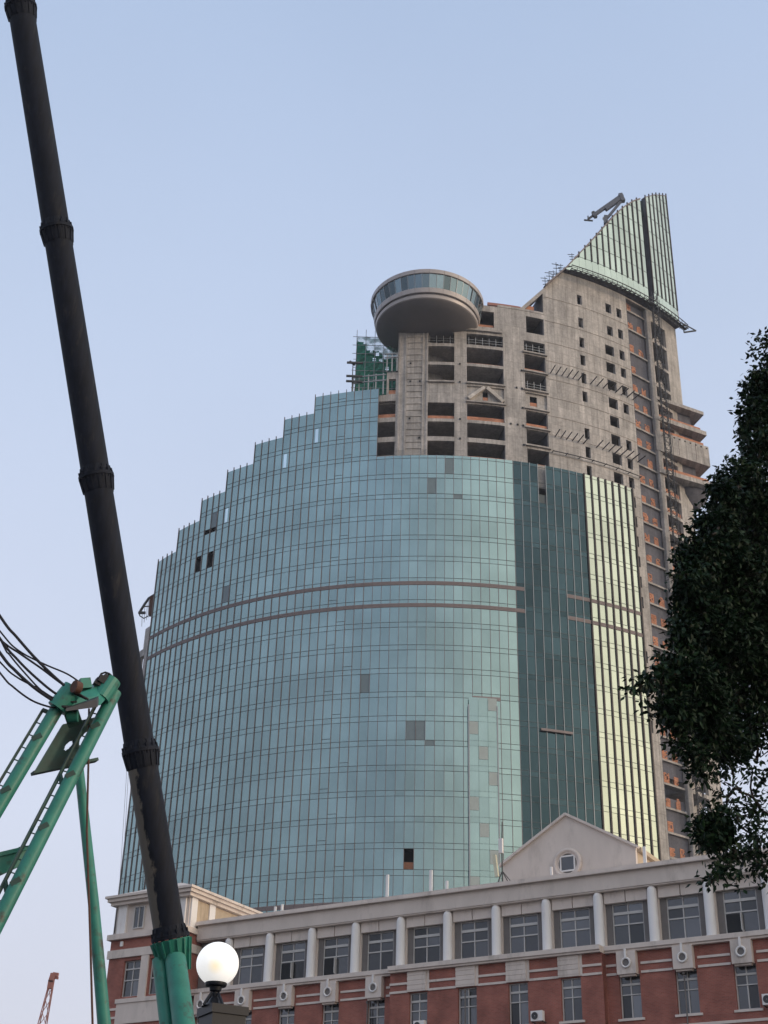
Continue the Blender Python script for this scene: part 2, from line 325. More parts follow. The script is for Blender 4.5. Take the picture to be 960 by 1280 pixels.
for k in range(-26, 6):
    rows.append((k, 1, Lk(k)-.78, Lk(k))); rows.append((k, 0, Lk(k), Lk(k+1)-.78))
holes = []
def pane(mb, t0, t1, z0, z1, R, zt0=None, zt1=None, tilt=.004):
    w_ = R*rad(t1-t0)
    g_ = .018
    da, db = rng.normal(0, tilt)*w_, rng.normal(0, tilt)*(z1-z0)*.5
    e0 = t0+math.degrees(g_/R); e1 = t1-math.degrees(g_/R)
    za = (zt0 if zt0 is not None else z1)-g_; zb = (zt1 if zt1 is not None else z1)-g_
    mb.cur = float(rng.beta(3, 3)) if rng.random() > .03 else float(rng.random())
    mb.face([cyl(e0, z0+g_, R+da), cyl(e1, z0+g_, R-da), cyl(e1, zb, R-da+db), cyl(e0, za, R+da+db)])
for i in range(-40, 24):
    T = glass_top(i)
    for k, sp, z0, z1 in rows:
        if z0 > T-.3 or z1 < 4: continue
        z1c = min(z1, T)
        key = (i, k, sp); t0, t1 = i*MOD, (i+1)*MOD
        if key in odd:
            q = odd[key]
            if q == 'v': holes.append((t0, t1, z0, z1c)); continue
            ob = MB(); sector(ob, t0+.04, t1-.04, z0+.03, z1c-.03, RG, RG-.1); (ob.build('replacement_panel', M['gl_odd'], TW, label='dull grey board standing in for a glass pane') if q == 'g' else None)
            if q == 'w': ob = MB(); sector(ob, t0+.35, t0+.85, z0+.1, z1c-.15, RG+.03, RG-.1); ob.build('sky_tint_pane', M['gl_skytint'], TW, label='narrow pane tinted bright for the sky seen there'); pane(GF, t0, t1, z0, z1c, RG)
            continue
        if i == 11 and z1c > 110.5: continue
        if False and -21 < k < -11 and sp == 0 and (i*7+k*3) % 5 == 0:
            ob = MB(); sector(ob, t0+.04, t1-.04, z0+.6, z1c-.03, RG, RG-.1); ob.build('replacement_panel', M['gl_pink'], TW, label='pale board standing in for a glass pane')
            pane(GF, t0, t1, z0, z0+.6, RG); continue
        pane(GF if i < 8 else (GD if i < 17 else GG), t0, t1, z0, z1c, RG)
gf = GF.build('glass_facade', M['gl_main'], TW, label='teal reflective glass curtain wall')
gdk = GD.build('glass_facade', M['gl_darkrefl'], TW, label='strip of glass curtain wall tinted dark blue for a dark reflection')
ggd = GG.build('glass_facade', M['gl_glowrefl'], TW, label='strip of glass curtain wall tinted pale yellow-green for the reflected sunset glow')
for h in holes:
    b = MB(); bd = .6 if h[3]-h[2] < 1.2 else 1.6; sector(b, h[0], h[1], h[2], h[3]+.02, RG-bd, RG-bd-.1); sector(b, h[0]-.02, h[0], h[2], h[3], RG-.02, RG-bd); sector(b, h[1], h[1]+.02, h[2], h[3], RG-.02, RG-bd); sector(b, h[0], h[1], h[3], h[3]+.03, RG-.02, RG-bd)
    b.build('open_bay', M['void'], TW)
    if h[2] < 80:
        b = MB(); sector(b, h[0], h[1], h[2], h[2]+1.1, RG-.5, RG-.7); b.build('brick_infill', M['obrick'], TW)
# backing wall closing the gaps of the curtain wall
def step_top(t): i = math.floor(t/MOD+1e-6); return glass_top(max(-40, min(23, i)))
bk = MB()
for i in range(-40, 24):
    T = glass_top(i)-.25
    zz = [4, T]; vs = [(h[0], h[1], h[2], h[3]) for h in holes if abs(h[0]-i*MOD) < .01]
    if i == 11: T -= 5
    grid_wall(bk, cyl, [i*MOD, (i+1)*MOD], [4, T], vs, RG-.12, RG-.2)
bk.build('facade_lining', M['transom'], TW)
# mullions, one per module line
for i in range(-40, 25):
    T = max(glass_top(min(i, 23)), glass_top(max(i-1, -40))) + (.45 if i < -8 else .05)
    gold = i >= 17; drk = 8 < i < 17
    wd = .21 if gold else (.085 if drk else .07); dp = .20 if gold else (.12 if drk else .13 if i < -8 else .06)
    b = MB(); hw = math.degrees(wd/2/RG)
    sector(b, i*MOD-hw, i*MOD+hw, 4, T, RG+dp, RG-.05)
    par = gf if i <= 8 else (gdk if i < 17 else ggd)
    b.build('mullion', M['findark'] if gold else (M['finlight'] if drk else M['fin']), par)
# transoms: horizontal rails on each floor line
for k in range(-26, 5):
    for zz, hh in ((Lk(k), .055), (Lk(k)-.78, .05)):
        i0 = -40
        while i0 < 24 and glass_top(i0) < zz+.2: i0 += 1
        if i0 >= 24: continue
        i1 = 24 if zz < 115.6 else -8
        band = abs(zz-(Lk(-5)-.78)) < .01 or abs(zz-(Lk(-6)-.78)) < .01 or abs(zz-(Lk(-18)-.78)) < .01
        if band:
            for (a, bb, par) in ((i0, 9 if k > -10 else 3, gf), (14 if k > -10 else 20, 24, ggd)):
                b = MB(); sector(b, a*MOD, bb*MOD, zz-.38, zz+.22, RG+.05, RG-.05, MOD)
                for q in range(5): sector(b, a*MOD, bb*MOD, zz-.36+q*.12, zz-.30+q*.12, RG+.085, RG+.04, MOD)
                b.build('louvre_band', M['louvre'], par)
            continue
        for (a, bb, par) in ((i0, min(8, i1), gf), (8, 17, gdk), (17, 24, ggd)):
            if bb <= a or a >= i1: continue
            b = MB(); sector(b, a*MOD, min(bb, i1)*MOD, zz-hh/2, zz+hh/2, RG+.035, RG-.04, MOD); b.build('transom', M['transom'], par)
for k in range(-20, 5):
    for j_, zz in ((-13+(0, 1, 0, 2)[k % 4], Lk(k)+.55), ) + (((-27+(k*5) % 3, Lk(k)+.6),) if k % 2 and k < -3 else ()):
        if zz > glass_top(j_)-.5: continue
        b = MB(); sector(b, j_*MOD+.05, (j_+1)*MOD-.05, zz-.03, zz+.03, RG+.03, RG-.04, MOD); b.build('vent_rail', M['transom'], gf)
pb = MB()
for i in range(3, 6):
    for k, sp, z0, z1 in rows:
        if 20 < z0 < 75: pane(pb, i*MOD-.6, (i+1)*MOD-.6, z0, z1, RG+.45)
pb_o = pb.build('glass_facade', M['gl_main'], TW, label='strip of glass panes standing slightly proud of the curtain wall')
for k in range(-19, -10):
    j_ = 3+(k*2) % 3; t0 = j_*MOD-.6
    b = MB(); sector(b, t0+.05, t0+MOD-.05, Lk(k)+.9, Lk(k+1)-.82, RG+.5, RG+.4); b.build('replacement_panel', M['gl_pink'], pb_o, label='pale board standing in for a glass pane')
b = MB(); sector(b, 3*MOD, 6*MOD, Lk(-10)-.95, Lk(-10)-.42, RG+.05, RG-.05, MOD); b.build('louvre_band', M['louvre'], gf)
for t in (3*MOD-.6, 6*MOD-.6):
    b = MB(); sector(b, t-.08, t+.08, 20, 75.2, RG+.55, RG-.05); b.build('mullion', M['finlight'], pb_o)
# raised frame in the dark strip
dfm = MB(); ta, tb = 10.3*MOD, 13.85*MOD
for t in (): sector(dfm, t-.035, t+.035, 72.6, 115.2, RG+.32, RG)
sector(dfm, ta, tb, 72.4, 72.75, RG+.36, RG); dfm.build('raised_ledge', M['fin'], gdk)

# ---- exposed concrete frame, front
conc = MB()
cols = [(-2.85, 1.48), (3.46, 9.39), (12.9, 16.5)]
rowz = [(116.15, 118.85), (119.65, 122.4), (122.95, 125.95), (126.55, 129.4), (130.1, 133.2), (133.75, 136.85), (137.45, 139.6)]
voids = []
for a, b_ in cols:
    for r, (z0, z1) in enumerate(rowz):
        if r == 3 and a < 0: continue
        voids.append((a, b_, z0, z1))
voids.append((3.46, 8.0, 141.2, 144.4)); voids.append((13.4, 16.5, 141.3, 144.6))
grid_wall(conc, cyl, arc(-7.5, 16.5), [112, 145.6], voids, RC, RC-.55, RC*rad(1))
grid_wall(conc, cyl, arc(-11.6, -7.5), [112, 127.6], [(-10.75, -7.7, 116.3, 118.8), (-10.75, -7.7, 119.7, 122.5), (-10.75, -7.7, 123.3, 126.4)], RC-.001, RC-.55, RC*rad(1))
grid_wall(conc, cyl, arc(-9.2, -7.5), [127.6, 131.9], [(-8.9, -7.75, 127.7, 130.6)], RC-.001, RC-.55, RC*rad(1))
conc.build('concrete_frame', M['conc'], TW)
# sloping gable piece (theta 12.4..20.7)
ROOF = [(-60, 145.6), (12.4, 145.9), (16.8, 151.3), (20.7, 156.2), (26.75, 165.2), (31.65, 172.7), (34, 175.8), (36.5, 178.6), (39.5, 181.2), (43, 184.2), (47.2, 186.8)]
roofz = lambda t: lerp(t, ROOF)
sl = MB()
def strip(mb, a, b_, zlo, zhi, R0, R1, st=1.):
    A = arc(a, b_, st)
    for t0, t1 in zip(A, A[1:]):
        p = [cyl(t0, zlo(t0), R0), cyl(t1, zlo(t1), R0), cyl(t1, zlo(t1), R1), cyl(t0, zlo(t0), R1), cyl(t0, zhi(t0), R0), cyl(t1, zhi(t1), R0), cyl(t1, zhi(t1), R1), cyl(t0, zhi(t0), R1)]
        for q in ((0, 1, 5, 4), (4, 5, 6, 7), (3, 2, 1, 0), (2, 3, 7, 6), (3, 0, 4, 7), (1, 2, 6, 5)):
            mb.face([p[i] for i in q], [(t0, zlo(t0)), (t1, zlo(t1)), (t1, zhi(t1)), (t0, zhi(t0))] if q == (0, 1, 5, 4) else None)
strip(sl, 13.0, 16.5, lambda t: roofz(t)-.9, roofz, RC, RC-.55)
strip(sl, 16.5, 20.7, lambda t: 145.6, roofz, RC, RC-.55)
strip(sl, 12.2, 13.3, lambda t: 145.6, roofz, RC, RC-.55)
strip(sl, 8.6, 16.6, lambda t: 145.6, lambda t: 146.0, RC+.05, RC-.6)
sl.build('sloping_parapet', M['conc'], TW)
# ---- big solid wall with punched windows
voids = []
for zt in (151.8, 147.0, 142.9, 139.3, 135.7, 132.1, 125.0, 121.5, 118.0): voids.append((22.95, 23.85, zt-2.0, zt))
for zt in (152.2, 147.4): voids.append((28.7, 29.9, zt-1.9, zt))
for k in range(8): zt = 143.25-3.55*k; voids.append((28.03, 29.86, zt-1.95, zt))
for zt in (152.15, 147.7, 143.3, 139.7, 136.1, 132.5, 125.4, 121.9, 118.4, 114.9, 111.4, 107.9, 104.4, 100.9, 97.45, 88.5, 77.6): voids.append((31.05, 32.15, zt-1.9, zt))
wl = MB(); grid_wall(wl, cyl, arc(16.5, 20.7)+arc(20.7, 33.4), [30, 145.6], voids, RC, RC-.55, RC*rad(1))
grid_wall(wl, cyl, arc(20.7, 33.4), [145.6, 155.7], voids, RC, RC-.55, RC*rad(1))
wl.build('concrete_wall', M['conc'], TW, label='tall blind concrete wall with small square window holes')
# pour joints: thin ledges round the wall
SLZ = [149.4, 144.5, 140.1] + [136.4-3.55*k for k in range(31)]
for z in SLZ[:11]:
    b = MB(); sector(b, 16.7, 33.3, z-.05, z+.05, RC+.06, RC-.1); b.build('pour_joint', M['conc2'], TW)
# ---- recessed bay with brick-filled window holes, slab edges
rec = MB(); see = (66.9, 69.9)
grid_wall(rec, cyl, arc(33.4, 38.3), [30, 155.25], [(33.4, 38.3, see[0], see[1])], RC-.75, RC-1.0)
sector(rec, 33.4, 33.5, 30, 155.25, RC, RC-1.6)
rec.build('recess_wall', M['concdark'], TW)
for n, z in enumerate([153.4]+SLZ):
    if z < 36: break
    b = MB(); sector(b, 33.52, 38.28, z-.3, z, RC-.40, RC-1.6); b.build('floor_slab', M['conc2'], TW)
    hgt = 1.5
    for q, t in enumerate((34.2, 36.35)):
        if (n*5+q*3) % 11 == 7 or (n == 0 and q): continue
        hh = hgt*random.choice((.85, 1, 1, 1.1)); b = MB(); w_ = random.choice((.95, 1.1, 1.15))
        nc, nr_ = 4, 6
        for ci in range(nc):
            for ri in range(nr_):
                if random.random() < .10 + .12*(ri == nr_-1): continue
                sector(b, t+w_*ci/nc, t+w_*(ci+1)/nc, z+.15+hh*ri/nr_, z+.15+hh*(ri+1)/nr_-.03, RC-.66-random.random()*.05, RC-.9)
        b.build('brick_infill', M['obrick'], TW)
# ---- second bay + end pier
v2 = []
for z0, z1 in zip(SLZ[1:], [153.9]+SLZ): pass
zz = [153.9]+SLZ
for hi, lo in zip(zz, zz[1:]): v2.append((39.4, 43.3, lo+.02, hi-.55 if hi < 150 else hi-.6))
ep = MB(); grid_wall(ep, cyl, arc(38.3, 46.9), [30, 155.25], v2, RC, RC-.6, RC*rad(1)); ep.build('end_pier', M['conc'], TW)
ec = MB(); sector(ec, 38.3, 42.0, 71, 155, RC-5, RC-5.4); sector(ec, 38.3, 42.0, 30, 66, RC-5, RC-5.4)
for hi, lo in zip(zz, zz[1:]):   # soffits and stair flights inside the bay
    sector(ec, 38.5, 46.5, lo-.3, lo-.02, RC-.62, RC-7)
    for q in range(1): ec.bar(cyl(40.2, lo+.4, RC-1.4), cyl(43., lo+2.2, RC-1.2), .25, 1.2)
ec.build('stair_core', M['conc2'], TW)
ew = MB(); A_ = cyl(46.9, 0, RC); B_ = cyl(46.9, 0, 42)
for z0, z1 in ((30, 66), (71, 155.7)): ew.hexa([(A_[0], A_[1], z0), (A_[0]-.3, A_[1]+.5, z0), (B_[0]-.3, B_[1]+.5, z0), (B_[0], B_[1], z0), (A_[0], A_[1], z1), (A_[0]-.3, A_[1]+.5, z1), (B_[0]-.3, B_[1]+.5, z1), (B_[0], B_[1], z1)][::1])
ew.build('end_wall', M['conc2'], TW)
for zb in (118.9, 115.3, 111.8, 108.2, 104.7, 129.6):
    b = MB(); sector(b, 39.4, 43.3, zb-.05, zb+.8, RC-.3, RC-.5); b.build('brick_infill', M['obrick'], TW)
# ---- interior slabs, core, roof, rear
for k in range(-3, 9):
    z = 119.4+3.55*k
    if z > 144: break
    b = MB(); a0 = -11.4 if z < 128 else -7.4
    sector(b, a0, 33, z-.3, z, RC-.55, 43, 2.2); b.build('floor_slab', M['conc2'], TW)
b = MB(); sector(b, -7.5, 33.3, 145.3, 145.6, RC-.56, 43, 2); b.build('roof_slab', M['conc2'], TW); b = MB(); sector(b, -11.6, -7.5, 127.3, 127.6, RC-.56, 43, 2); b.build('roof_slab', M['conc2'], TW)
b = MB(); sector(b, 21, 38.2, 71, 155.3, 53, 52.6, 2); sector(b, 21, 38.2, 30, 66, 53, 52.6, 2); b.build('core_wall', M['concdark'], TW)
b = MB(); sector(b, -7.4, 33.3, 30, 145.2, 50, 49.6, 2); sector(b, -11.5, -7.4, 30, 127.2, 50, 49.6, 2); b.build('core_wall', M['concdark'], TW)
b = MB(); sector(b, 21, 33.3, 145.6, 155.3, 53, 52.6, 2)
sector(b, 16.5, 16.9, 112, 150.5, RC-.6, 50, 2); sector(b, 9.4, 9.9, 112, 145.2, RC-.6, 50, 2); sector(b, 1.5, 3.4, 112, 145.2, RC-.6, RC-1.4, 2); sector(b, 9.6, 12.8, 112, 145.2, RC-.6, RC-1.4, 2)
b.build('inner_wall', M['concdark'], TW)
b = MB(); sector(b, 20.9, 33.35, 155.3, 155.6, RC-.56, 50, 2); sector(b, 33.35, 46.8, 155.3, 155.65, RC-.02, 50, 2); strip(b, 13.2, 20.9, lambda t: roofz(t)-.35, lambda t: roofz(t)-.05, RC-.56, 54); b.build('roof_slab', M['conc2'], TW)
rear = MB()
grid_wall(rear, cyl, arc(-11.6, 33, 3), [4, 145.3], [(a, a+2.4, z, z+2.2) for a in np.arange(-10, 30, 4.) for z in np.arange(20, 142, 3.55)], 42.6, 43.)
for i in range(-40, -9, 4): grid_wall(rear, cyl, arc(i*MOD, (i+4)*MOD if i < -12 else -11.6, 3), [4, glass_top(i)-3.8], [], 42.6, 43.)
rear.build('rear_wall', M['conc2'], TW)
side = MB()
for i in range(-40, -9):
    T = glass_top(i)-3.6
    sector(side, i*MOD, (i+1)*MOD, T-.3, T, RG-.3, 43, 3)
side.build('terrace_roof', M['conc2'], TW)
b = MB()
p0, p1 = cyl(-7.5, 0, RC), cyl(-7.5, 0, 43)
sector(b, -7.5, -7.1, 112, 145.3, RC-.56, 43, 1); b.build('side_wall', M['conc2'], TW)
b = MB(); sector(b, -51.3, -51.0, 4, 104, RG-.1, 43, 1); b.build('side_wall', M['conc2'], TW)
# left concrete stub past the glass
b = MB(); grid_wall(b, cyl, arc(-54.9, -51.4), [80, 93.0], [(-54.6, -53.0, 88.8, 91.8)], RG-.3, RG-1., RG*rad(1))
grid_wall(b, cyl, arc(-53.6, -51.4), [93.0, 96.5], [], RG-.3, RG-1., RG*rad(1)); b.build('concrete_stub', M['conc'], TW)
# ---- brick parapets and infills in the frame openings
def infill(a, b_, z0, h, R=RC-.35):
    m = MB(); sector(m, a+.05, b_-.05, z0, z0+h, R, R-.2, 2); m.build('brick_infill', M['obrick'], TW)
for a, b_, r, h in [(-10.75, -7.7, 0, .35), (-2.85, 1.48, 0, .2), (3.46, 9.39, 0, .35), (12.9, 16.5, 0, .3), (-2.85, 1.48, 2, .75), (3.46, 9.39, 2, .85), (12.9, 16.5, 2, .8),
                    (3.46, 9.39, 5, .3), (3.46, 9.39, 6, .2), (12.9, 16.5, 5, .55)]:
    infill(a, b_, rowz[r][0], h)
infill(-10.75, -7.7, 123.3, .85); infill(-8.9, -7.75, 127.7, .95); infill(3.46, 8.0, 141.2, .7); infill(13.4, 16.5, 141.3, .25); infill(13.3, 15.0, 146.0, 1.1)
b = MB(); sector(b, 7.0, 12.6, 146.0, 146.5, RC-.2, RC-.5); b.build('roof_parapet', M['roof'], TW)
# A-brace panel
b = MB(); grid_wall(b, cyl, arc(3.46, 9.39), [126.55, 129.4], [(6.0, 6.85, 127.0, 128.6)], RC-.3, RC-.5, RC*rad(1)); b.build('infill_wall', M['conc'], TW); b = MB()
grid_wall(b, cyl, arc(12.9, 16.5), [126.55, 129.4], [(13.7, 14.9, 127.1, 128.9)], RC-.3, RC-.5, RC*rad(1)); b.build('infill_wall', M['conc'], TW)
for s_ in (-1, 1):
    b = MB(); b.bar(cyl(6.43+.2*s_, 129.15, RC+.02), cyl(6.43+2.75*s_, 126.85, RC+.02), .55, .62, up=(0, -1, 0)); b.build('diagonal_brace', M['brace'], TW)
infill(6.0, 6.85, 127.0, .6); infill(13.7, 14.9, 127.1, .7)
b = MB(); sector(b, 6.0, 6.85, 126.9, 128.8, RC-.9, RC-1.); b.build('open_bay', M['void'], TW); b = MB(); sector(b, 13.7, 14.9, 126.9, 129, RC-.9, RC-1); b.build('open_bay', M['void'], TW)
# projecting ledges under openings
for a, b_, r in [(3.3, 9.6, 3), (3.3, 9.6, 4), (12.6, 16.8, 1), (12.6, 16.8, 2), (12.6, 16.8, 3), (12.6, 16.8, 4), (12.6, 16.8, 5), (12.6, 16.8, 6), (-2.9, 1.5, 4)]:
    b = MB(); sector(b, a, b_, rowz[r][0]-.38, rowz[r][0]-.12, RC+.35, RC-.1); b.build('ledge', M['conc2'], TW)
b = MB(); sector(b, 3.3, 9.2, 140.1, 140.45, RC+.4, RC-.1); b.build('ledge', M['conc2'], TW)
# ribbed left pier
rb = MB()
for t in (-7.4, -6.3, -3.6, -2.95): sector(rb, t, t+.28, 116, 139.4, RC+.12, RC-.02)
for z in np.arange(116.2, 139, 1.18): sector(rb, -6.0, -3.6, z, z+.28, RC+.1, RC-.02)
rb.build('pier_ribs', M['conc'], TW)
# tie holes (small dark pockets)
th_ = MB()
for z in (119.3, 122.9, 126.2, 133.4, 129.9):
    for t in (-5.6, -4.1, 2.2, 10.2, 11.3, 12.2):
        if random.random() < .6: sector(th_, t, t+.28, z-.15, z+.18, RC+.13, RC+.10)
th_.build('tie_holes', M['void'], TW)
# railings / debris inside the top openings
rl = MB()
for a, b_, z in ((3.5, 9.3, 137.5), (-2.8, 1.4, 137.5), (13, 16.4, 137.6), (13, 16.4, 130.2)):
    for hgt in (.5, 1.0): sector(rl, a, b_, z+hgt-.03, z+hgt+.03, RC-.1, RC-.18)
    for t in np.arange(a+.3, b_, 1.1): sector(rl, t, t+.08, z, z+1.5, RC-.1, RC-.2)
rl.build('guard_rail', M['steel'], TW)
# steel stubs sticking out of the wall
st0 = None
for z, ts in ((134.0, np.linspace(17.3, 22.3, 6).tolist()+np.linspace(24.6, 33.2, 8).tolist()), (121.9, np.linspace(17.6, 22.6, 6).tolist()+np.linspace(25., 33.2, 8).tolist())):
    for t in ts:
        b = MB(); b.bar(cyl(t, z, RC-.05), cyl(t, z+.25, RC+1.9), .11, .16); b.build('steel_stub', M['steeldark'], TW)
b = MB(); A = arc(17, 33.2, 1.2)
for t0, t1 in zip(A, A[1:]): b.bar(cyl(t0, 118.9, RC+.5), cyl(t1, 118.9, RC+.5), .12)
for t in A[::2]: b.bar(cyl(t, 118.9, RC), cyl(t, 118.9, RC+.7), .1)
b.build('pipe_rail', M['steeldark'], TW)

# ---- glass spire
SP = MB(); SB = MB(); fins = []
t = 20.7; Z0 = 155.9
edges = [20.7+MOD*i for i in range(14)] + [38.45]
edges2 = [39.95] + [39.95+MOD*.905*i for i in range(1, 7)]
for E_ in (edges, edges2):
    for t0, t1 in zip(E_, E_[1:]):
        zb = [Z0, Z0+.9, Z0+3.6]+[Z0+3.6+3.55*i for i in range(1, 10)]
        for z0, z1 in zip(zb, zb[1:]):
            h0, h1 = roofz(t0), roofz(t1)
            if z0 >= max(h0, h1)-.05: break
            if z0 >= h0:   # triangle corner
                tt = t0+(t1-t0)*(z0-h0)/(h1-h0); SP.cur = .5
                if min(z1, h1)-z0 > .3: SP.face([cyl(tt, z0, RG), cyl(t1, z0, RG), cyl(t1, min(z1, h1), RG)])
                continue
            pane(SP, t0, t1, z0, min(z1, h0), RG, min(z1, h0), min(z1, h1), .002)
            if z1 > h0 and z1 < h1: pass
    strip(SB, E_[0], E_[-1], lambda t: 155.75, lambda t: roofz(t)-.1, RG-.1, RG-1.2)
spo = SP.build('spire_glass', M['gl_spire'], TW, label='pale mint glass panels of the spire')
SB.build('spire_wall', M['concdark'], TW)
b = MB(); strip(b, 38.45, 39.95, lambda t: 155.75, lambda t: roofz(t)-1.2, RG-1.2, RG-1.5); b.build('spire_slot', M['void'], TW, label='dark vertical slot in the spire')
b = MB(); strip(b, 38.5, 39.9, lambda t: roofz(t)-4.2, lambda t: roofz(t)-.2, RG-.6, RG-.65); b.build('spire_glass', M['gl_main'], TW)
for E_ in (edges[2:-1], edges2[0:]):
    for t in E_:
        b = MB(); hw = .09 if t < 38 else .10
        top = roofz(t)+.55
        if top-159.3 < 1: continue
        sector(b, t-hw, t+hw, 159.4, top, RG+(.16 if t < 39 else .12), RG-.05); b.build('mullion', M['findark'], spo)
for z in [Z0+.9, Z0+3.6]+[Z0+3.6+3.55*i for i in range(1, 8)]:
    for a, b_ in ((20.7, 38.45), (39.95, edges2[-1])):
        while a < b_ and roofz(a) < z+.1: a += .3
        if a >= b_: continue
        m = MB(); sector(m, a, b_, z-.03, z+.03, RG+.03, RG-.04, MOD); m.build('transom', M['transom'], spo)
cp = MB(); A = arc(16.8, 38.4, .8)
for t0, t1 in zip(A, A[1:]): cp.bar(cyl(t0, roofz(t0)+.05, RG-.4), cyl(t1, roofz(t1)+.05, RG-.4), 1.1, .22)
cp.build('spire_coping', M['fin'], TW); cp = MB(); A = arc(39.9, 46.8, .8)
for t0, t1 in zip(A, A[1:]): cp.bar(cyl(t0, roofz(t0)+.05, RG-.4), cyl(t1, roofz(t1)+.05, RG-.4), .9, .15)
cp.build('spire_coping', M['fin'], TW)
b = MB(); sector(b, edges2[-1]-.02, edges2[-1]+.2, 155.8, roofz(46.9)-.1, RG+.02, RG-1.3); b.build('spire_end', M['louvre'], TW)

# ---- disc lookout (saucer)
SC = (6.1, 181.0, 145.9)
def lath(name, prof, mat, n=72, label=None, par=TW):
    m = MB(); m.lathe(prof, SC, n); return m.build(name, mat, par, smooth=True, label=label)
lath('lookout_roof', [(0.01, .25), (8.4, .1), (9.05, 0.05)], M['clad'])
lath('lookout_fascia', [(9.05, .05), (9.25, -.05), (9.2, -.75), (9.05, -.82)], M['clad'])
sg = MB(); NP = 48
for k in range(NP):
    a0, a1 = 2*PI*k/NP+.004, 2*PI*(k+1)/NP-.004; sg.cur = float(rng.choice([.12, .3, .45, .6, .75, .9]))
    def P(a, r, z): return (SC[0]+r*math.cos(a), SC[1]+r*math.sin(a), SC[2]+z)
    j = rng.normal(0, .03)
    sg.face([P(a0, 8.5+j, -3.25), P(a1, 8.5-j, -3.25), P(a1, 9.0-j, -.8), P(a0, 9.0+j, -.8)])
sgo = sg.build('lookout_window', M['saucerglass'], TW, label='ring of outward leaning dark windows')
for k in range(NP):
    a = 2*PI*k/NP; m = MB(); m.bar(P(a, 8.52, -3.25), P(a, 9.03, -.8), .07, .1); m.build('window_mullion', M['finlight'], sgo)
lath('lookout_fascia', [(8.45, -3.2), (8.62, -3.25), (8.5, -4.05), (8.38, -4.12)], M['clad'])
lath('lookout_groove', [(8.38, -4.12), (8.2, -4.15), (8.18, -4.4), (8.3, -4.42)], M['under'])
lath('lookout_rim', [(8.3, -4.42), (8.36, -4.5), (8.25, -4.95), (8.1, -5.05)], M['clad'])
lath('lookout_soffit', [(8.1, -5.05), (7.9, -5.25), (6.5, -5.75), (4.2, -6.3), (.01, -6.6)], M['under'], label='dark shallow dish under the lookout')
sm = MB()
for k in range(24):
    a = 2*PI*k/24
    sm.bar(P(a, 9.262, -.08), P(a, 9.215, -.74), .03, .02); sm.bar(P(a, 8.63, -3.3), P(a, 8.512, -4.02), .03, .02)
sm.build('panel_joints', M['fin'], TW)
m = MB(); m.lathe([(4.0, -6.0), (4.0, -14)], (6.1, 186.2, 145.9), 32); m.build('lookout_core', M['conc2'], TW, smooth=True)

# ---- wedge balconies at the right end
front = (44.6, 191.8); cn = (53.9, 196.9)
polyA = [(44.4, 192.2), (53.9, 196.9), (52.9, 200.2), (48.5, 203.5), (42, 200)]
polyD = [(44.4, 191.9), (53.9, 196.2), (53.9, 201.6), (51.6, 203.0), (48, 204.5), (42, 200)]
def shrink(P, k): cx = sum(p[0] for p in P)/len(P); cy = sum(p[1] for p in P)/len(P); return [(cx+(x-cx)*k, cy+(y-cy)*k) for x, y in P]
for poly, z0, z1, k in ((polyA, 136.7, 137.35, 1), (polyA, 132.5, 133.3, 1.02), (polyA, 126.3, 130.2, 1.03), (polyD, 121.9, 122.7, 1.0)):
    m = MB(); m.prism(shrink(poly, k), z0, z1); m.build('balcony_slab', M['conc'], TW, bevel=.05)
for poly, z, k in ((polyA, 133.3, .86), (polyA, 130.2, .9), (polyD, 122.7, .9)):
    m = MB(); m.prism(shrink(poly, k), z, z+.85); m.build('brick_infill', M['obrick'], TW)
m = MB(); m.prism(shrink(polyA, .6), 122, 137); m.build('balcony_core', M['concdark'], TW)
m = MB(); m.lathe([(3.2, 0), (3.0, -1.2), (1.6, -2.6), (.01, -2.7)], (50.3, 199.3, 121.95), 28); m.build('balcony_dish', M['concdark'], TW, smooth=True)
m = MB()
for i in range(9):
    f_ = .08+i*.105; x = 44.6+9.5*f_; y = 192.1+4.7*f_
    m.bar((x+.12, y-.25, 129.5), (x+.36, y-.13, 129.5), .1, .18)
m.build('tie_holes', M['void'], TW)
m = MB()
for f_ in (.42, .75): x = 44.3+9.6*f_; y = 191.95+4.7*f_; m = MB(); m.bar((x, y-.22, 126.4), (x, y-.22, 130.1), .07, .07); m.build('panel_joint', M['fin'], TW)

# ================================================================== things on the tower
# roof davit crane
o = thing('davit_crane', 'small dark grey folding crane perched on the slope of the glass spire', 'crane', cyl(30.3, 171.2, RG-.5))
O = Vector(o.location)
Pv = lambda x, y, dY=0: at(x, y, O.y+dY)-O
m = MB(); m.bar((0, 0, -.8), Pv(755, 272), .55); m.bar(Pv(765, 275, 1), Pv(760, 292, 1), .5); m.build('mast', M['steel'], o)
m = MB(); m.bar(Pv(741, 270), Pv(778, 244), .6, .55); m.bar(Pv(757, 262), Pv(777, 247.5), .65, .6); m.bar(Pv(775, 243), Pv(779, 252), .8, .7); m.build('boom', M['craneG'], o)
m = MB(); m.bar(Pv(757, 275), Pv(776, 252), .45, .4); m.bar(Pv(757, 270), Pv(757, 280), .6, .6); m.build('strut', M['craneG'], o)
m = MB(); m.bar(Pv(742, 269), Pv(735, 274), .3); m.bar(Pv(730, 275), Pv(741, 276), .22); m.bar(Pv(735, 270), Pv(735, 276), .2); m.bar(Pv(741, 265), Pv(745, 272), .5); m.build('hook_beam', M['steeldark'], o)
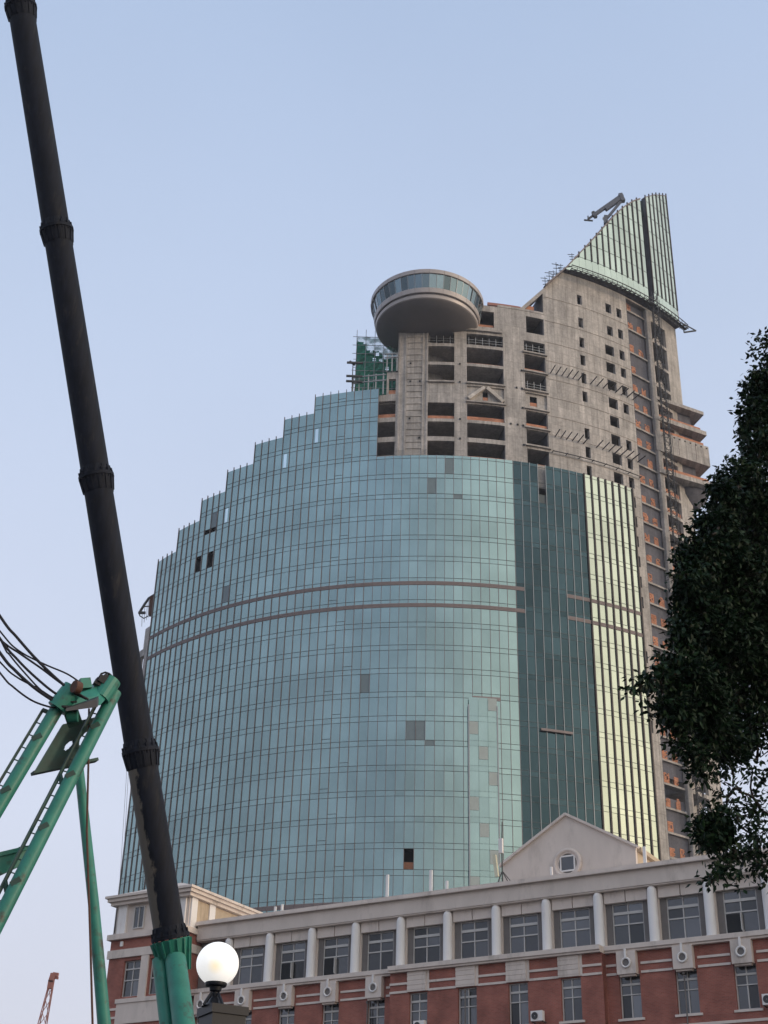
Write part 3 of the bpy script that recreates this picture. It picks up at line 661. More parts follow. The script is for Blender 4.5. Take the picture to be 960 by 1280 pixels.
# working platform ring under the spire
o = thing('work_platform', 'dark tubular work platform hung along the foot of the glass spire', 'platform', cyl(34, 155.2, RG+.5)); O = Vector(o.location)
A = arc(20.9, 47.4, 1.0)
m = MB()
for t0, t1 in zip(A, A[1:]):
    for R_, z in ((RG+.35, 155.3), (RG+1.5, 154.9), (RG+1.5, 155.7)): m.bar(Vector(cyl(t0, z, R_))-O, Vector(cyl(t1, z, R_))-O, .12)
    m.bar(Vector(cyl(t0, 155.3, RG+.35))-O, Vector(cyl(t1, 154.9, RG+1.5))-O, .09)
    m.bar(Vector(cyl(t0, 155.0, RG+.3))-O, Vector(cyl(t0, 155.0, RG+1.6))-O, .1); m.bar(Vector(cyl(t0, 154.9, RG+1.5))-O, Vector(cyl(t0, 155.7, RG+1.5))-O, .08)
m.build('truss', M['steeldark'], o)
m = MB()
for t0, t1 in zip(A, A[1:]):
    a0, a1, b0, b1 = [Vector(cyl(t_, 154.85, R_))-O for t_, R_ in ((t0, RG+.75), (t1, RG+.75), (t0, RG+1.25), (t1, RG+1.25))]
    m.hexa([b0, b1, a1, a0]+[v+Vector((0, 0, .06)) for v in (b0, b1, a1, a0)])
m.build('deck', M['steeldark'], o)
m = MB(); q = [Vector(cyl(47.2, 156.4, RG+.6)), Vector(cyl(47.0, 154.2, RG+.8))]; tip = q[0]+Vector((2.3, .3, -1.3))
m.bar(q[0]-O, tip-O, .16); m.bar(q[1]-O, tip-O, .22); m.bar(q[0]-O, q[1]-O, .16); m.bar((q[0]+q[1])/2-O, (q[0]+tip)/2-O, .1); m.build('end_bracket', M['steeldark'], o)
# builder's hoist mast
o = thing('builders_hoist', 'dark lattice mast of a builders hoist running up the right side of the tower', 'hoist', cyl(38.9, 0, RC+1.6)); O = Vector(o.location)
m = MB(); s_ = .45
for dx, dy in ((-s_, -s_), (s_, -s_), (s_, s_), (-s_, s_)): m.bar((dx, dy, 0), (dx, dy, 158), .11)
z = 40.
while z < 158:
    c4 = [(-s_, -s_), (s_, -s_), (s_, s_), (-s_, s_)]
    for i in range(4):
        a, b_ = c4[i], c4[(i+1) % 4]; m.bar((*a, z), (*b_, z), .07); m.bar((*a, z), (*b_, z+1.5), .06)
    z += 1.5
m.build('lattice_mast', M['steeldark'], o)
m = MB(); m.bar((.9, .3, 0), (.9, .3, 157), .07); m.build('rail', M['steeldark'], o)
for z in SLZ[:24:1]:
    m = MB(); m.bar((0, .4, z), (-.7, 1.7, z), .08); m.bar((0, .4, z), (.8, 1.3, z), .08); m.build('wall_tie', M['steeldark'], o)
# scaffold with green netting behind the glass top
o = thing('netted_scaffold', 'scaffold tower wrapped in green safety net beside the disc lookout', 'scaffold', (-1.5, 187, 128)); O = Vector(o.location)
m = MB()
nx, nz = 14, 26
P_ = {}; m2 = MB()
for side_ in range(3):
    for i in range(nx+1):
        for j in range(nz+1):
            u_ = i/nx; z = j/nz*14.2
            if side_ == 0: x, y = -3.7+7.4*u_, -2
            elif side_ == 1: x, y = -3.7, -2+6*u_
            else: x, y = -3.7+7.4*u_, 4
            P_[side_, i, j] = (x+rng.normal(0, .05), y+rng.normal(0, .09), z+rng.normal(0, .04))
    for i in range(nx):
        for j in range(nz):
            zc = j/nz*14.2; xc = i/nx
            if rng.random() < .05: continue
            (m if zc < 12.6-xc*4.4+math.sin(i*1.3)*.5 and side_ != 2 or (side_ == 2 and zc < 10.5) else m2).face([P_[side_, i, j], P_[side_, i+1, j], P_[side_, i+1, j+1], P_[side_, i, j+1]])
m.build('safety_net', M['net'], o); m2.build('safety_net', M['netlight'], o, label='thin pale green net at the top that the sky shines through')
m = MB()
for x in np.linspace(-3.75, 3.7, 6):
    for y in (-2.1, 4.1): m.bar((x, y, 0), (x, y, 14.4+rng.random()*1.2), .09)
for z in np.arange(.5, 14.5, 1.7):
    for y in (-2.1, 4.1): m.bar((-4.4, y, z), (3.8, y, z), .07)
    m.bar((-3.75, -2.8, z), (-3.75, 4.4, z), .07)
m.build('pipes', M['steel'], o)
# pale posts of the curtain wall subframe and its railing
o = thing('curtain_wall_posts', 'pale steel posts and rails waiting for glass above the top glass step', 'steel frame', cyl(-11, 128, RC)); O = Vector(o.location)
m = MB()
for t in (-14.6, -13.6, -12.1, -10.9, -9.7): m.bar(Vector(cyl(t, 127.6, RG-.6))-O, Vector(cyl(t, 131.6, RG-.6))-O, .2)
for z in (130.2, 131.3): 
    for t0, t1 in zip(arc(-14.8, -9.3), arc(-14.8, -9.3)[1:]): m.bar(Vector(cyl(t0, z, RG-.5))-O, Vector(cyl(t1, z, RG-.5))-O, .16)
for t in (-9.2, -8.4, -7.6): m.bar(Vector(cyl(t, 131.9, RG-.6))-O, Vector(cyl(t, 135.4, RG-.6))-O, .2)
for z in (134.6, 135.3): m.bar(Vector(cyl(-9.6, z, RG-.5))-O, Vector(cyl(-7.4, z, RG-.5))-O, .16)
m.build('posts', M['steel'], o)
m = MB()
for z in (130.0, 131.0, 133.6): m.bar(Vector(cyl(-15.4, z, RG+.6))-O, Vector(cyl(-13, z+.1, RG-.2))-O, .28)
m.bar(Vector(cyl(-15.1, 134.2, RG))-O, Vector(cyl(-14.3, 133.4, RG))-O, .3)
m.bar(Vector(cyl(-14.6, 128, RG-.1))-O, Vector(cyl(-14.6, 133.6, RG-.1))-O, .14); m.build('brackets', M['steeldark'], o)
# curved scaffold at far left
o = thing('curved_scaffold', 'curved rusty scaffold at the left edge of the tower above the concrete stub', 'scaffold', (-37.2, 203, 93)); O = Vector(o.location)
m = MB(); Pq = lambda x, y: at(x, y, 203)-O
pts = [Pq(194, 743), Pq(186, 748), Pq(181, 755), Pq(176, 763), Pq(174, 767)]
m.tube(pts, .22, 6); m.tube([Pq(174, 767), Pq(175, 770), Pq(180, 773), Pq(185, 770)], .1, 6)
m.bar(Pq(173, 766), Pq(182, 766), .35); m.bar(Pq(179, 758), Pq(187, 758), .15)
m.build('curved_beam', M['steeldark'], o)
m = MB(); m.bar(Pq(190, 746), Pq(188, 770), .5); m.bar(Pq(188, 750), Pq(187, 768), .3); m.build('post', M['rust'], o)
m = MB()
for x, y0, y1 in ((178, 764, 783), (181, 758, 778), (184, 755, 775), (186, 750, 772)): m.bar(Pq(x, y0), Pq(x-.8, y1), .08)
m.build('rods', M['steel'], o)
# pipes along the roof slope
for n_, (t, h) in enumerate([(17.2, 2.2), (18.0, 2.6), (18.8, 2.0), (19.4, 3.2), (20.3, 2.0), (22.6, 1.8)]):
    z = roofz(t); c = cyl(t, z, RC-.3); o = thing('scaffold_bracket', ['thin crossed scaffold pipes low on the sloping parapet, lowest of six', 'crossed scaffold pipes second up the sloping parapet', 'crossed scaffold pipes third up the sloping parapet',
        'tall crossed scaffold pipes just below the foot of the spire', 'crossed scaffold pipes at the foot of the glass spire', 'crossed scaffold pipes on the spire edge, highest of six'][n_], 'scaffold', c, group='scaffold brackets along the roof slope')
    m = MB(); m.bar((0, 0, 0), (0, 0, h), .09); m.bar((-.5, 0, h*.6), (.7, .2, h*.65), .08); m.bar((-.7, .2, h*.95), (.4, 0, h*.85), .08); m.bar((-.4, 0, h*.25), (.6, 0, h*.3), .08); m.bar((.6, 0, 0), (.6, 0, h*.7), .08)
    m.build('pipes', M['steeldark'], o)
# hanging ropes left of tower
for n_, (x0, x1) in enumerate(((169, 150), (166, 142), (163, 138))):
    a = at(x0, 850+n_*20, 198); b_ = at(x1, 1290, 196); m = MB(); m.tube([Vector((0, 0, 0)), b_-a], .03, 5)
    r_ = m.build('rope', M['steel']); r_.location = a
    tag(r_, ['thin pale rope hanging closest to the left edge of the tower', 'middle of three thin pale ropes left of the tower', 'leftmost of three thin pale ropes left of the tower'][n_], 'rope', 'ropes hanging left of the tower')

# ================================================================== BRICK BUILDING
BL = (11.2, 90.8, 0); BR = rad(-31.34)
BB = thing('brick_building', 'long red brick and cream building with white round columns in front of the tower', 'building', BL, BR)
pf = lambda u, z, d: (u, d, z)
X0, X1 = -28.0, 46.8
CXL, CXR = -11.15, 3.95     # projecting centre block
bays = [3.6*k+1.8 for k in range(-8, 12)]
cols_x = [3.6*k for k in range(-7, 13)]
lowrows = [(17.9, 20.45), (14.6, 16.9), (11.1, 13.4), (7.6, 9.9), (4.1, 6.4), (.9, 2.9)]
# loggia wall
v = [(x-1.04, x+1.04, 22.35, 24.9) for x in bays if x > X0+1]
m = MB(); grid_wall(m, pf, [X0, X1], [22.0, 25.9], v, .28, .6); m.build('loggia_wall', M['grey'], BB)
m = MB()
for x in bays:
    if x > X0+1:
        for a, b_ in ((x-1.42, x-.03), (x+.03, x+1.42)): m = MB(); m.box(a, b_, .02, .34, 24.92, 25.62); m.build('lintel_block', M['stone'], BB)
m = MB()
for x in cols_x: m = MB(); m.box(x-.36, x+.36, .16, .40, 22.2, 25.62); m.build('pilaster', M['cream'], BB)
for x in cols_x:
    if x < X0+.5 or x > X1-.3: continue
    m = MB(); m.lathe([(.33, 22.2), (.33, 22.32), (.315, 22.36), (.31, 25.3), (.28, 25.5), (.2, 25.63)], (x, -.05, 0), 20); m.build('column', M['white'], BB, smooth=True)
m = MB(); m.box(X0, X1, -.36, .9, 25.72, 26.72); m.box(X0, X1, -.30, .9, 25.63, 25.72); m.build('frieze', M['cream'], BB)
m = MB(); m.box(X0-.1, X1, -.62, 1.0, 26.72, 26.84); m.box(X0-.1, X1, -.55, .95, 26.84, 27.02); m.build('cornice', M['stone'], BB)
m = MB(); m.box(X0+.3, X1, .9, 16, 25.6, 26.4); m.build('flat_roof', M['stone'], BB)
def window(x, y, z0, z1, hw, parent, rails, openx=False, tone=.5):
    f = MB(); t_ = .07
    f.box(x-hw, x-hw+t_, y, y+.1, z0, z1); f.box(x+hw-t_, x+hw, y, y+.1, z0, z1); f.box(x-hw+t_, x+hw-t_, y, y+.1, z0, z0+t_); f.box(x-hw+t_, x+hw-t_, y, y+.1, z1-t_, z1)
    f.box(x-.035, x+.035, y+.004, y+.09, z0+t_, z1-t_)
    for rz, rh in rails: f.box(x-hw+t_, x+hw-t_, y-.02, y+.08, rz-rh/2, rz+rh/2)
    fo = f.build('window', M['winframe'], parent)
    ys = sorted([z0]+[r[0] for r in rails]+[z1])
    g_ = MB()
    for a, b_ in ((x-hw+t_, x-.035), (x+.035, x+hw-t_)):
        for c, d in zip(ys, ys[1:]):
            g_.cur = float(np.clip(rng.normal(tone, .25), 0, 1)); j = rng.normal(0, .006)
            g_.face([(a, y+.06+j, c), (b_, y+.06-j, c), (b_, y+.06, d), (a, y+.06, d)])
    g_.build('pane', M['pane'], fo)
    return fo
wi = MB()
for n, x in enumerate(bays):
    if x < X0+1: continue
    fo = window(x, .36, 22.35, 24.9, 1.04, BB, [(24.3, .17), (23.6, .08)])
    if n in (2, 3, 11, 14):   # an open casement: one dark leaf, one swung pane
        m = MB(); m.box(x-.02, x+.03, .12, .345, 22.5, 23.5); m.box(x+.03, x+.09, .1, .345, 22.42, 22.5); m.build('casement', M['winframe'], fo)
        m = MB(); m.box(x-.95, x-.05, .345, .356, 22.45, 23.5); m.build('open_leaf', M['void'], fo)
    m = MB(); m.face([(x-1.1, 1.3, 22.4), (x+1.1, 1.3, 22.4), (x+1.1, 1.3, 25.1), (x-1.1, 1.3, 25.1)])
# ledge
m = MB()
for a, b_, y0 in ((X0, CXL, -.5), (CXL, CXR, -1.15), (CXR, X1, -.5)):
    m.box(a, b_, y0, .6, 21.92, 22.2); m.box(a+(.0 if y0 > -1 else -.0), b_, y0+.1, .5, 21.78, 21.92)
m.build('ledge', M['stone'], BB)
# brick walls
def lowwin(x): return [(x-.68, x+.68, z0, z1) for z0, z1 in lowrows]
for a, b_, y0 in ((X0, CXL, -.1), (CXL, CXR, -.75), (CXR, X1, -.1)):
    v = []
    for x in bays:
        if a+.9 < x < b_-.9: v += lowwin(x)
    m = MB(); grid_wall(m, pf, [a, b_], [0, 21.78], v, y0, y0+.45); 
    if y0 < -.5:
        m.face([(a, .0, 0), (a, y0, 0), (a, y0, 21.78), (a, .0, 21.78)], [(0, 0), (.7, 0), (.7, 21.8), (0, 21.8)]); m.face([(b_, y0, 0), (b_, .0, 0), (b_, .0, 21.78), (b_, y0, 21.78)], [(0, 0), (.7, 0), (.7, 21.8), (0, 21.8)])
    m.build('brick_wall', M['redbrick'], BB)
    for x in bays:
        if not a+.9 < x < b_-.9: continue
        for r, (z0, z1) in enumerate(lowrows[:3] if x < 20 else lowrows[:1]):
            fo = window(x, y0+.2, z0, z1, .68, BB, [(z1-.55, .13), (z1-1.15, .06)] if r == 0 else [(z1-.6, .08)], tone=.55)
            m = MB(); m.box(x-.85, x+.85, y0-.08, y0+.2, z0-.14, z0-.003); m.build('sill', M['stone'], fo)
        wing = y0 > -.5
        if wing:
            m = MB(); m.box(x-.62, x+.62, y0-.42, y0-.003, 20.42, 21.775); m.box(x-.5, x+.5, y0-.3, y0-.004, 20.3, 20.42)
            for gz in (20.8, 21.2, 21.5): m.box(x-.63, x+.63, y0-.425, y0-.41, gz, gz+.02)
            br = m.build('bracket', M['stone'], BB)
            m = MB(); n_ = 24
            ring = [(x+.27*math.cos(2*PI*i/n_), y0-.46, 21.08+.27*math.sin(2*PI*i/n_)) for i in range(n_+1)]
            m.tube(ring, .062, 8, False); m.bar((x, y0-.48, 21.33), (x, y0-.48, 21.9), .13, .1); m.build('ring', M['white'], br, smooth=True)
            m = MB(); m.face([(x+.24*math.cos(2*PI*i/n_), y0-.432, 21.08+.24*math.sin(2*PI*i/n_)) for i in range(n_)][::-1]); m.build('ring_recess', M['grey'], br)
        else:
            m = MB(); m.box(x-.78, x+.62, y0-.12, y0-.003, 20.5, 21.775); m.box(x+.62, x+.82, y0-.06, y0-.003, 20.5, 21.775)
            for q in range(4): m.box(x-.785, x+.625, y0-.14, y0-.12, 20.62+q*.3, 20.82+q*.3)
            m.build('bracket', M['stone'], BB)
    # pale string courses between the brackets
    m = MB(); xs = [x for x in bays if a+.9 < x < b_-.9]
    cur = a
    for x in xs+[b_+.75]:
        e_ = min(x-.8, b_)
        if e_ > cur+.05:
            for z in (20.47, 21.0): m = MB(); m.box(cur, e_, y0-.07, y0-.003, z, z+.14); m.build('string_course', M['stone'], BB)
        cur = x+.8
    for z in (17.2, 14.0, 10.5, 7.0, 3.5): m = MB(); m.box(a, b_, y0-.05, y0-.002, z, z+.16); m.build('string_course', M['stone'], BB)
# drain pipes
for n_, x in enumerate((-5.5, -13.2, 8.9)):
    y0 = -.86 if CXL < x < CXR else -.2
    m = MB(); m.tube([(x, y0, 0), (x, y0, 20.2)], .045, 8); m.tube([(x+.0, y0-.02, 20.15), (x, y0-.02, 20.3)], .09, 8); m.build('drain_pipe', M['grey'], BB)
# body behind
m = MB(); m.box(X0+.5, X1-.2, .65, 15.5, 0, 25.55); m.build('building_core', M['grey'], BB)
# gable
m = MB(); hw = 4.9; zt, ze = 32.4, 29.55
def gab(m, y0, y1, hw, zt, ze, zb):
    P1 = [(-hw, y0, zb), (hw, y0, zb), (hw, y0, ze), (0, y0, zt), (-hw, y0, ze)]; P2 = [(x, y1, z) for x, _, z in P1]
    m.face(P1); m.face(P2[::-1])
    for i in range(5): j = (i+1) % 5; m.face([P1[j], P1[i], P2[i], P2[j]])
gab(m, 4, 15, hw, zt, ze, 26.4)
go = m.build('gable', M['cream'], BB); go.location = (-.1, 0, 0)
m = MB(); m.bar((-5.15, 3.95, ze-.05), (0, 3.95, zt+.1), .3, .16); m.bar((0, 3.95, zt+.1), (5.15, 3.95, ze-.05), .3, .16); m.build('coping', M['stone'], go)
m = MB(); m.face([(4.92, 4.3, 26.45), (4.92, 15, 26.45), (4.92, 15, 29.6), (4.92, 4.3, 29.6)]); m.box(4.925, 5.2, 4.3, 15, 29.3, 29.6); m.build('weathered_side', M['ochre'], go)
n_ = 32; rw = MB(); rw.tube([(.92*math.cos(2*PI*i/n_), 3.93, 29.05+.92*math.sin(2*PI*i/n_)) for i in range(n_+1)], .14, 10, False); rw.tube([(.74*math.cos(2*PI*i/n_), 3.95, 29.05+.74*math.sin(2*PI*i/n_)) for i in range(n_+1)], .07, 8, False)
rwo = rw.build('round_window', M['stone'], go, smooth=True)
m = MB(); m.face([(.80*math.cos(2*PI*i/n_), 3.985, 29.05+.80*math.sin(2*PI*i/n_)) for i in range(n_)][::-1]); m.build('recess', M['grey'], rwo)
m = MB(); m.box(-.56, .56, 3.9, 3.98, 28.5, 28.6); m.box(-.56, .56, 3.9, 3.98, 29.5, 29.6); m.box(-.56, -.46, 3.9, 3.98, 28.6, 29.5); m.box(.46, .56, 3.9, 3.98, 28.6, 29.5); m.build('frame', M['white'], rwo)
m = MB(); m.face([(-.46, 3.94, 28.6), (.46, 3.94, 28.6), (.46, 3.94, 29.5), (-.46, 3.94, 29.5)]); m.build('pane', M['pane'], rwo)
# corner pavilion
PX0, PX1, PY = -35.2, -28.1, -1.5
m = MB(); grid_wall(m, pf, [PX0, PX1], [0, 26.1], [(-33.7, -32.1, 21.9, 24.5), (-31.2, -29.6, 21.9, 24.5), (-33.7, -32.1, 17.2, 19.6), (-31.2, -29.6, 17.2, 19.6)], PY, PY+.4)
m.face([(PX1, PY, 0), (PX1, 13, 0), (PX1, 13, 26.1), (PX1, PY, 26.1)], [(0, 0), (14, 0), (14, 26.1), (0, 26.1)]); m.face([(PX0, 13, 0), (PX0, PY, 0), (PX0, PY, 26.1), (PX0, 13, 26.1)], [(0, 0), (14, 0), (14, 26.1), (0, 26.1)])
m.build('brick_wall', M['redbrick'], BB)
m = MB(); m.box(PX0-.12, PX1+.12, PY-.15, PY-.003, 24.75, 25.35); m.box(PX1+.003, PX1+.15, PY-.15, 13, 24.75, 25.35)
m.build('stone_band', M['stone'], BB)
for z in (21.0, 20.4, 16.2): m = MB(); m.box(PX0-.05, PX1+.05, PY-.08, PY-.003, z, z+.16); m.build('stone_band', M['stone'], BB)
m = MB()
m.box(PX0-.2, PX1+.2, PY-.3, 13, 26.1, 26.5); m.build('ledge', M['stone'], BB); m = MB(); m.box(-34.0, -29.3, PY-.18, PY-.004, 21.45, 21.75); m.box(-33.9, -29.4, PY-.1, PY-.004, 20.0, 21.45)
m.box(-32.0, -31.3, PY-.12, PY-.004, 21.75, 24.75); m.build('stone_bands', M['stone'], BB)
m = MB(); m.box(PX0+.1, PX1-.1, PY+.2, 13, 26.5, 28.7); m.build('attic_storey', M['cream'], BB)
for x in (PX0+.35, PX1-1.15): m = MB(); m.box(x, x+.8, PY+.05, PY+.197, 26.5, 28.7); m.build('pilaster', M['white'], BB)
for y in (PY+.3, 1.0, 6.0, 12.0): m = MB(); m.box(PX1-.097, PX1+.05, y, y+.7, 26.5, 28.7); m.build('pilaster', M['white'], BB)
m = MB(); m.box(PX1-.097, PX1-.05, PY+.5, 12.5, 26.55, 28.65); m.build('weathered_side', M['ochre'], BB)
m = MB(); m.box(PX0-.25, PX1+.25, PY-.25, 13.3, 28.7, 28.95); m.box(PX0-.45, PX1+.45, PY-.45, 13.5, 28.95, 29.2); m.box(PX0-.6, PX1+.6, PY-.6, 13.7, 29.2, 29.38); m.build('cornice', M['stone'], BB)
m = MB(); cx_ = (PX0+PX1)/2; q = [(PX0-.5, PY-.5, 29.38), (PX1+.5, PY-.5, 29.38), (PX1+.5, 13.6, 29.38), (PX0-.5, 13.6, 29.38)]; r1, r2 = (cx_, PY+3.2, 30.9), (cx_, 10, 30.9)
m.face([q[0], q[1], r1]); m.face([q[1], q[2], r2, r1]); m.face([q[2], q[3], r2]); m.face([q[3], q[0], r1, r2]); m.build('hip_roof', M['stone'], BB)
for x in (-32.9, -30.4):
    window(x, PY+.2, 21.9, 24.5, .8, BB, [(23.9, .1), (23.1, .08)]); window(x, PY+.2, 17.2, 19.6, .8, BB, [(19.0, .1)])
window(-32.85, PY+.08, 26.85, 28.5, .5, BB, [])
m = MB(); m.box(PX0+.5, PX1-.3, PY+.5, 12.9, 0, 26); m.build('building_core', M['grey'], BB)
m = MB(); m.box(-34.2, -33.95, PY-.12, PY-.004, 25.6, 25.95); m.build('vent', M['white'], BB)
# things on its roof
def wl(x, y, z): c, s_ = math.cos(BR), math.sin(BR); return (BL[0]+x*c-y*s_, BL[1]+x*s_+y*c, z)
ants = [(-12.7, 29.1, .2, 'tall white panel antenna on the roof edge, left of the pair near the middle'), (-9.2, 29.0, .2, 'white panel antenna on the roof edge with a cable box at its side'), (-7.94, 28.1, .16, 'short white pipe antenna right of the taller pair on the roof edge'),
        (-.1, 28.1, .14, 'short white pipe antenna in front of the round gable window'), (6.45, 28.6, .2, 'short white panel antenna on the roof edge right of the gable'), (-22.2, 27.9, .15, 'small white pipe at the roof end beside the corner pavilion, left one'), (-21.6, 28.0, .15, 'small white pipe at the roof end beside the corner pavilion, right one')]
for x, zt, wd, lb in ants:
    o = thing('panel_antenna', lb, 'antenna', wl(x, 1.2, 26.4), BR, group='white antennas along the roof edge')
    m = MB(); m.box(-wd/2, wd/2, -.06, .06, .9, zt-26.4); m.build('panel', M['white'], o, bevel=.02)
    m = MB(); m.tube([(0, .12, 0), (0, .12, zt-26.6)], .04, 8); m.build('pole', M['steel'], o)
o = thing('antenna_mast', 'guyed roof mast with a long pale panel antenna and red top, left of the gable', 'antenna mast', wl(-3.9, 1.6, 26.4), BR)
m = MB(); m.tube([(0, 0, 0), (0, 0, 3.6), (.05, 0, 5.4)], [.06, .05, .03], 8); m.build('pole', M['steeldark'], o)
m = MB(); m.hexa([(x-.3+(-.35 if z > 2.5 else 0)*.5, y-.2, z) for z in (1.6, 3.1) for x, y in ((-.12, -.1), (.12, -.1), (.12, .1), (-.12, .1))]); m.build('panel', surf('cream_antenna', (.62, .6, .45), .5, .04), o)
m = MB(); m.box(-.16, .12, -.2, .0, 3.2, 4.2); m.build('panel', M['white'], o)
m = MB()
for dx, dy in ((-1.1, .3), (1.5, .2), (.6, 1.3)): m.bar((0, 0, 2.0), (dx, dy, .05), .05)
m.build('stay', M['steeldark'], o)
# air conditioners
for n_, (x, y0, lb) in enumerate([(-1.9, -.75, 'air conditioner on the brick wall low under the gable'), (12.4, -.1, 'air conditioner on the brick wall at the far right'), (-10.2, -.75, 'air conditioner at the left corner of the projecting brick block')]):
    o = thing('air_conditioner', lb, 'air conditioner', wl(x+1.6, y0-.45, 17.95), BR, group='air conditioners on the brick wall')
    m = MB(); m.box(-.4, .4, -.16, .16, 0, .6); m.build('casing', M['white'], o, bevel=.02)
    m = MB(); m.lathe([(.02, 0), (.2, 0), (.22, .02)], (0, 0, 0), 18); f_ = m.build('fan', M['steeldark'], o); f_.rotation_euler = (PI/2, 0, 0); f_.location = (-.12, -.168, .3)
    m = MB(); m.box(-.38, -.32, -.1, .44, -.06, -.002); m.box(.32, .38, -.1, .44, -.06, -.002); m.build('bracket', M['steeldark'], o)

# ================================================================== BLACK TUBE BOOM
P0 = at(213, 1172, 32.); P1 = at(26, 10, 26.); D = (P1-P0); Ln = D.length; D.normalize()
def onaxis(y):
    lo, hi = -10., 40.
    for _ in range(50):
        mdd = (lo+hi)/2; c = RM.transposed() @ (P0+D*mdd-EYE)
        if 640-FPX*c.y/-c.z > y: lo = mdd
        else: hi = mdd
    return lo
BO = thing('tube_boom', 'tall leaning black steel tube boom with bolted collars on a green splayed foot', 'crane boom', (P0.x, P0.y, 0)); O = Vector(BO.location)
rr = 38.3/2/FPX*31.9*1.0
cs = [onaxis(y) for y in (1172, 940, 597, 289, 10)]
cs.append(cs[-1]+6.8); up = D; ax1 = up.cross(Vector((0, 1, 0))).normalized(); ax2 = ax1.cross(up)
def ringpt(t, r, a): return P0+D*t+(ax1*math.cos(a)+ax2*math.sin(a))*r-O
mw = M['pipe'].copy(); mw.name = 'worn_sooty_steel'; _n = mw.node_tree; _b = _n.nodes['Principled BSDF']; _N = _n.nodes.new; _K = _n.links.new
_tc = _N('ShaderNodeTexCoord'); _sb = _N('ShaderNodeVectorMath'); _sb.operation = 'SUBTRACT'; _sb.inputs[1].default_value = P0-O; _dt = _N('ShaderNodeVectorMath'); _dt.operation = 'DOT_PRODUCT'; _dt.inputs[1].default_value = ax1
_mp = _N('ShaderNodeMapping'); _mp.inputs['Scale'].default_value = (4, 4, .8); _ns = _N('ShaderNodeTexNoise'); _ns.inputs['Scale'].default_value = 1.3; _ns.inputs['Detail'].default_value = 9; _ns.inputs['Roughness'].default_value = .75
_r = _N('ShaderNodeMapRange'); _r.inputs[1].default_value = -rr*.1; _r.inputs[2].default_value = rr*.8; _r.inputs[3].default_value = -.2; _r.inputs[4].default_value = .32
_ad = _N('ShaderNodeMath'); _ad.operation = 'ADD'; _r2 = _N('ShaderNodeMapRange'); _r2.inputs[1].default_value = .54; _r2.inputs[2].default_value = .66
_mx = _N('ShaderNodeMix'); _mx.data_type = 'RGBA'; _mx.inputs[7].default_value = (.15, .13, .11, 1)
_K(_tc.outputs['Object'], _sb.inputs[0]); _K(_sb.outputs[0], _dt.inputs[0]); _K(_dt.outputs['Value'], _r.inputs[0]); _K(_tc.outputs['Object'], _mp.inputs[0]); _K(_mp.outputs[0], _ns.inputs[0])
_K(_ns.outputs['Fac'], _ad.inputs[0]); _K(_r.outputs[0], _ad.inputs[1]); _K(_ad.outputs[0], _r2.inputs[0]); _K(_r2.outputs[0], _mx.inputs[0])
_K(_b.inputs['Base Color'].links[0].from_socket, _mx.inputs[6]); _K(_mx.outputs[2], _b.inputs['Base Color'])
for a, b_ in zip(cs, cs[1:]):
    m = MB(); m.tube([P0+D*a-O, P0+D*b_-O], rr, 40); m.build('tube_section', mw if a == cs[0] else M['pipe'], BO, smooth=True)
for n_, t in enumerate(cs):
    m = MB(); R1 = rr*1.24
    m.tube([P0+D*(t-.03)-O, P0+D*(t+.05)-O], R1, 36)
    if n_: m.tube([P0+D*(t-.40)-O, P0+D*(t-.34)-O, P0+D*(t-.08)-O, P0+D*(t-.03)-O], [rr*1.01, rr*1.05, rr*1.15, rr*1.16], 36)
    m.tube([P0+D*(t+.05)-O, P0+D*(t+.10)-O, P0+D*(t+.26)-O], [rr*1.16, rr*1.1, rr*1.01], 36)
    for k in range(14):
        a = 2*PI*k/14
        if n_ > 0:
            A1, A2, A3, A4 = ringpt(t-.05, rr*.98, a), ringpt(t-.05, R1*.97, a), ringpt(t-.42, rr*1.02, a), ringpt(t-.42, rr*.95, a)
            m.bar(ringpt(t-.03, rr*1.14, a), ringpt(t-.38, rr*1.01, a), .02, .06, up=(ax1*math.cos(a)+ax2*math.sin(a)))
        m.bar(ringpt(t+.05, rr*1.1, a+.1), ringpt(t+.24, rr*1.0, a+.1), .02, .05, up=(ax1*math.cos(a)+ax2*math.sin(a)))
        m.tube([ringpt(t-.09, rr*1.15, a+.2), ringpt(t+.15, rr*1.15, a+.2)], .022, 6)
    m.build('collar', M['pipe'], BO, smooth=False)
m = MB()
m.tube([P0+D*(-.05)-O, P0+D*(-.25)-O, P0+D*(-.75)-O, P0+D*(-.85)-O], [rr*1.24, rr*1.1, rr*.72, rr*.7], 32)
for k in range(16):
    a = 2*PI*k/16; m.bar(ringpt(-.06, rr*1.13, a), ringpt(-.74, rr*.74, a), .035, .16, up=(ax1*math.cos(a)+ax2*math.sin(a)))
m.build('foot_cone', M['green'], BO)
F1 = at(199, 1200, 32.); F1b = at(210, 1290, 31.6); F2 = at(219, 1198, 31.9); F2b = at(231, 1290, 31.2)
for (a, b_, r_) in ((F1, F1b, .17), (F2, F2b, .25)):
    e_ = a+(b_-a)*(a.z/(a.z-b_.z)); e_.z = 0
    m = MB(); m.tube([a-O, e_-O], [r_*.95, r_*1.05], 20); m.build('leg', M['green'], BO, smooth=True)
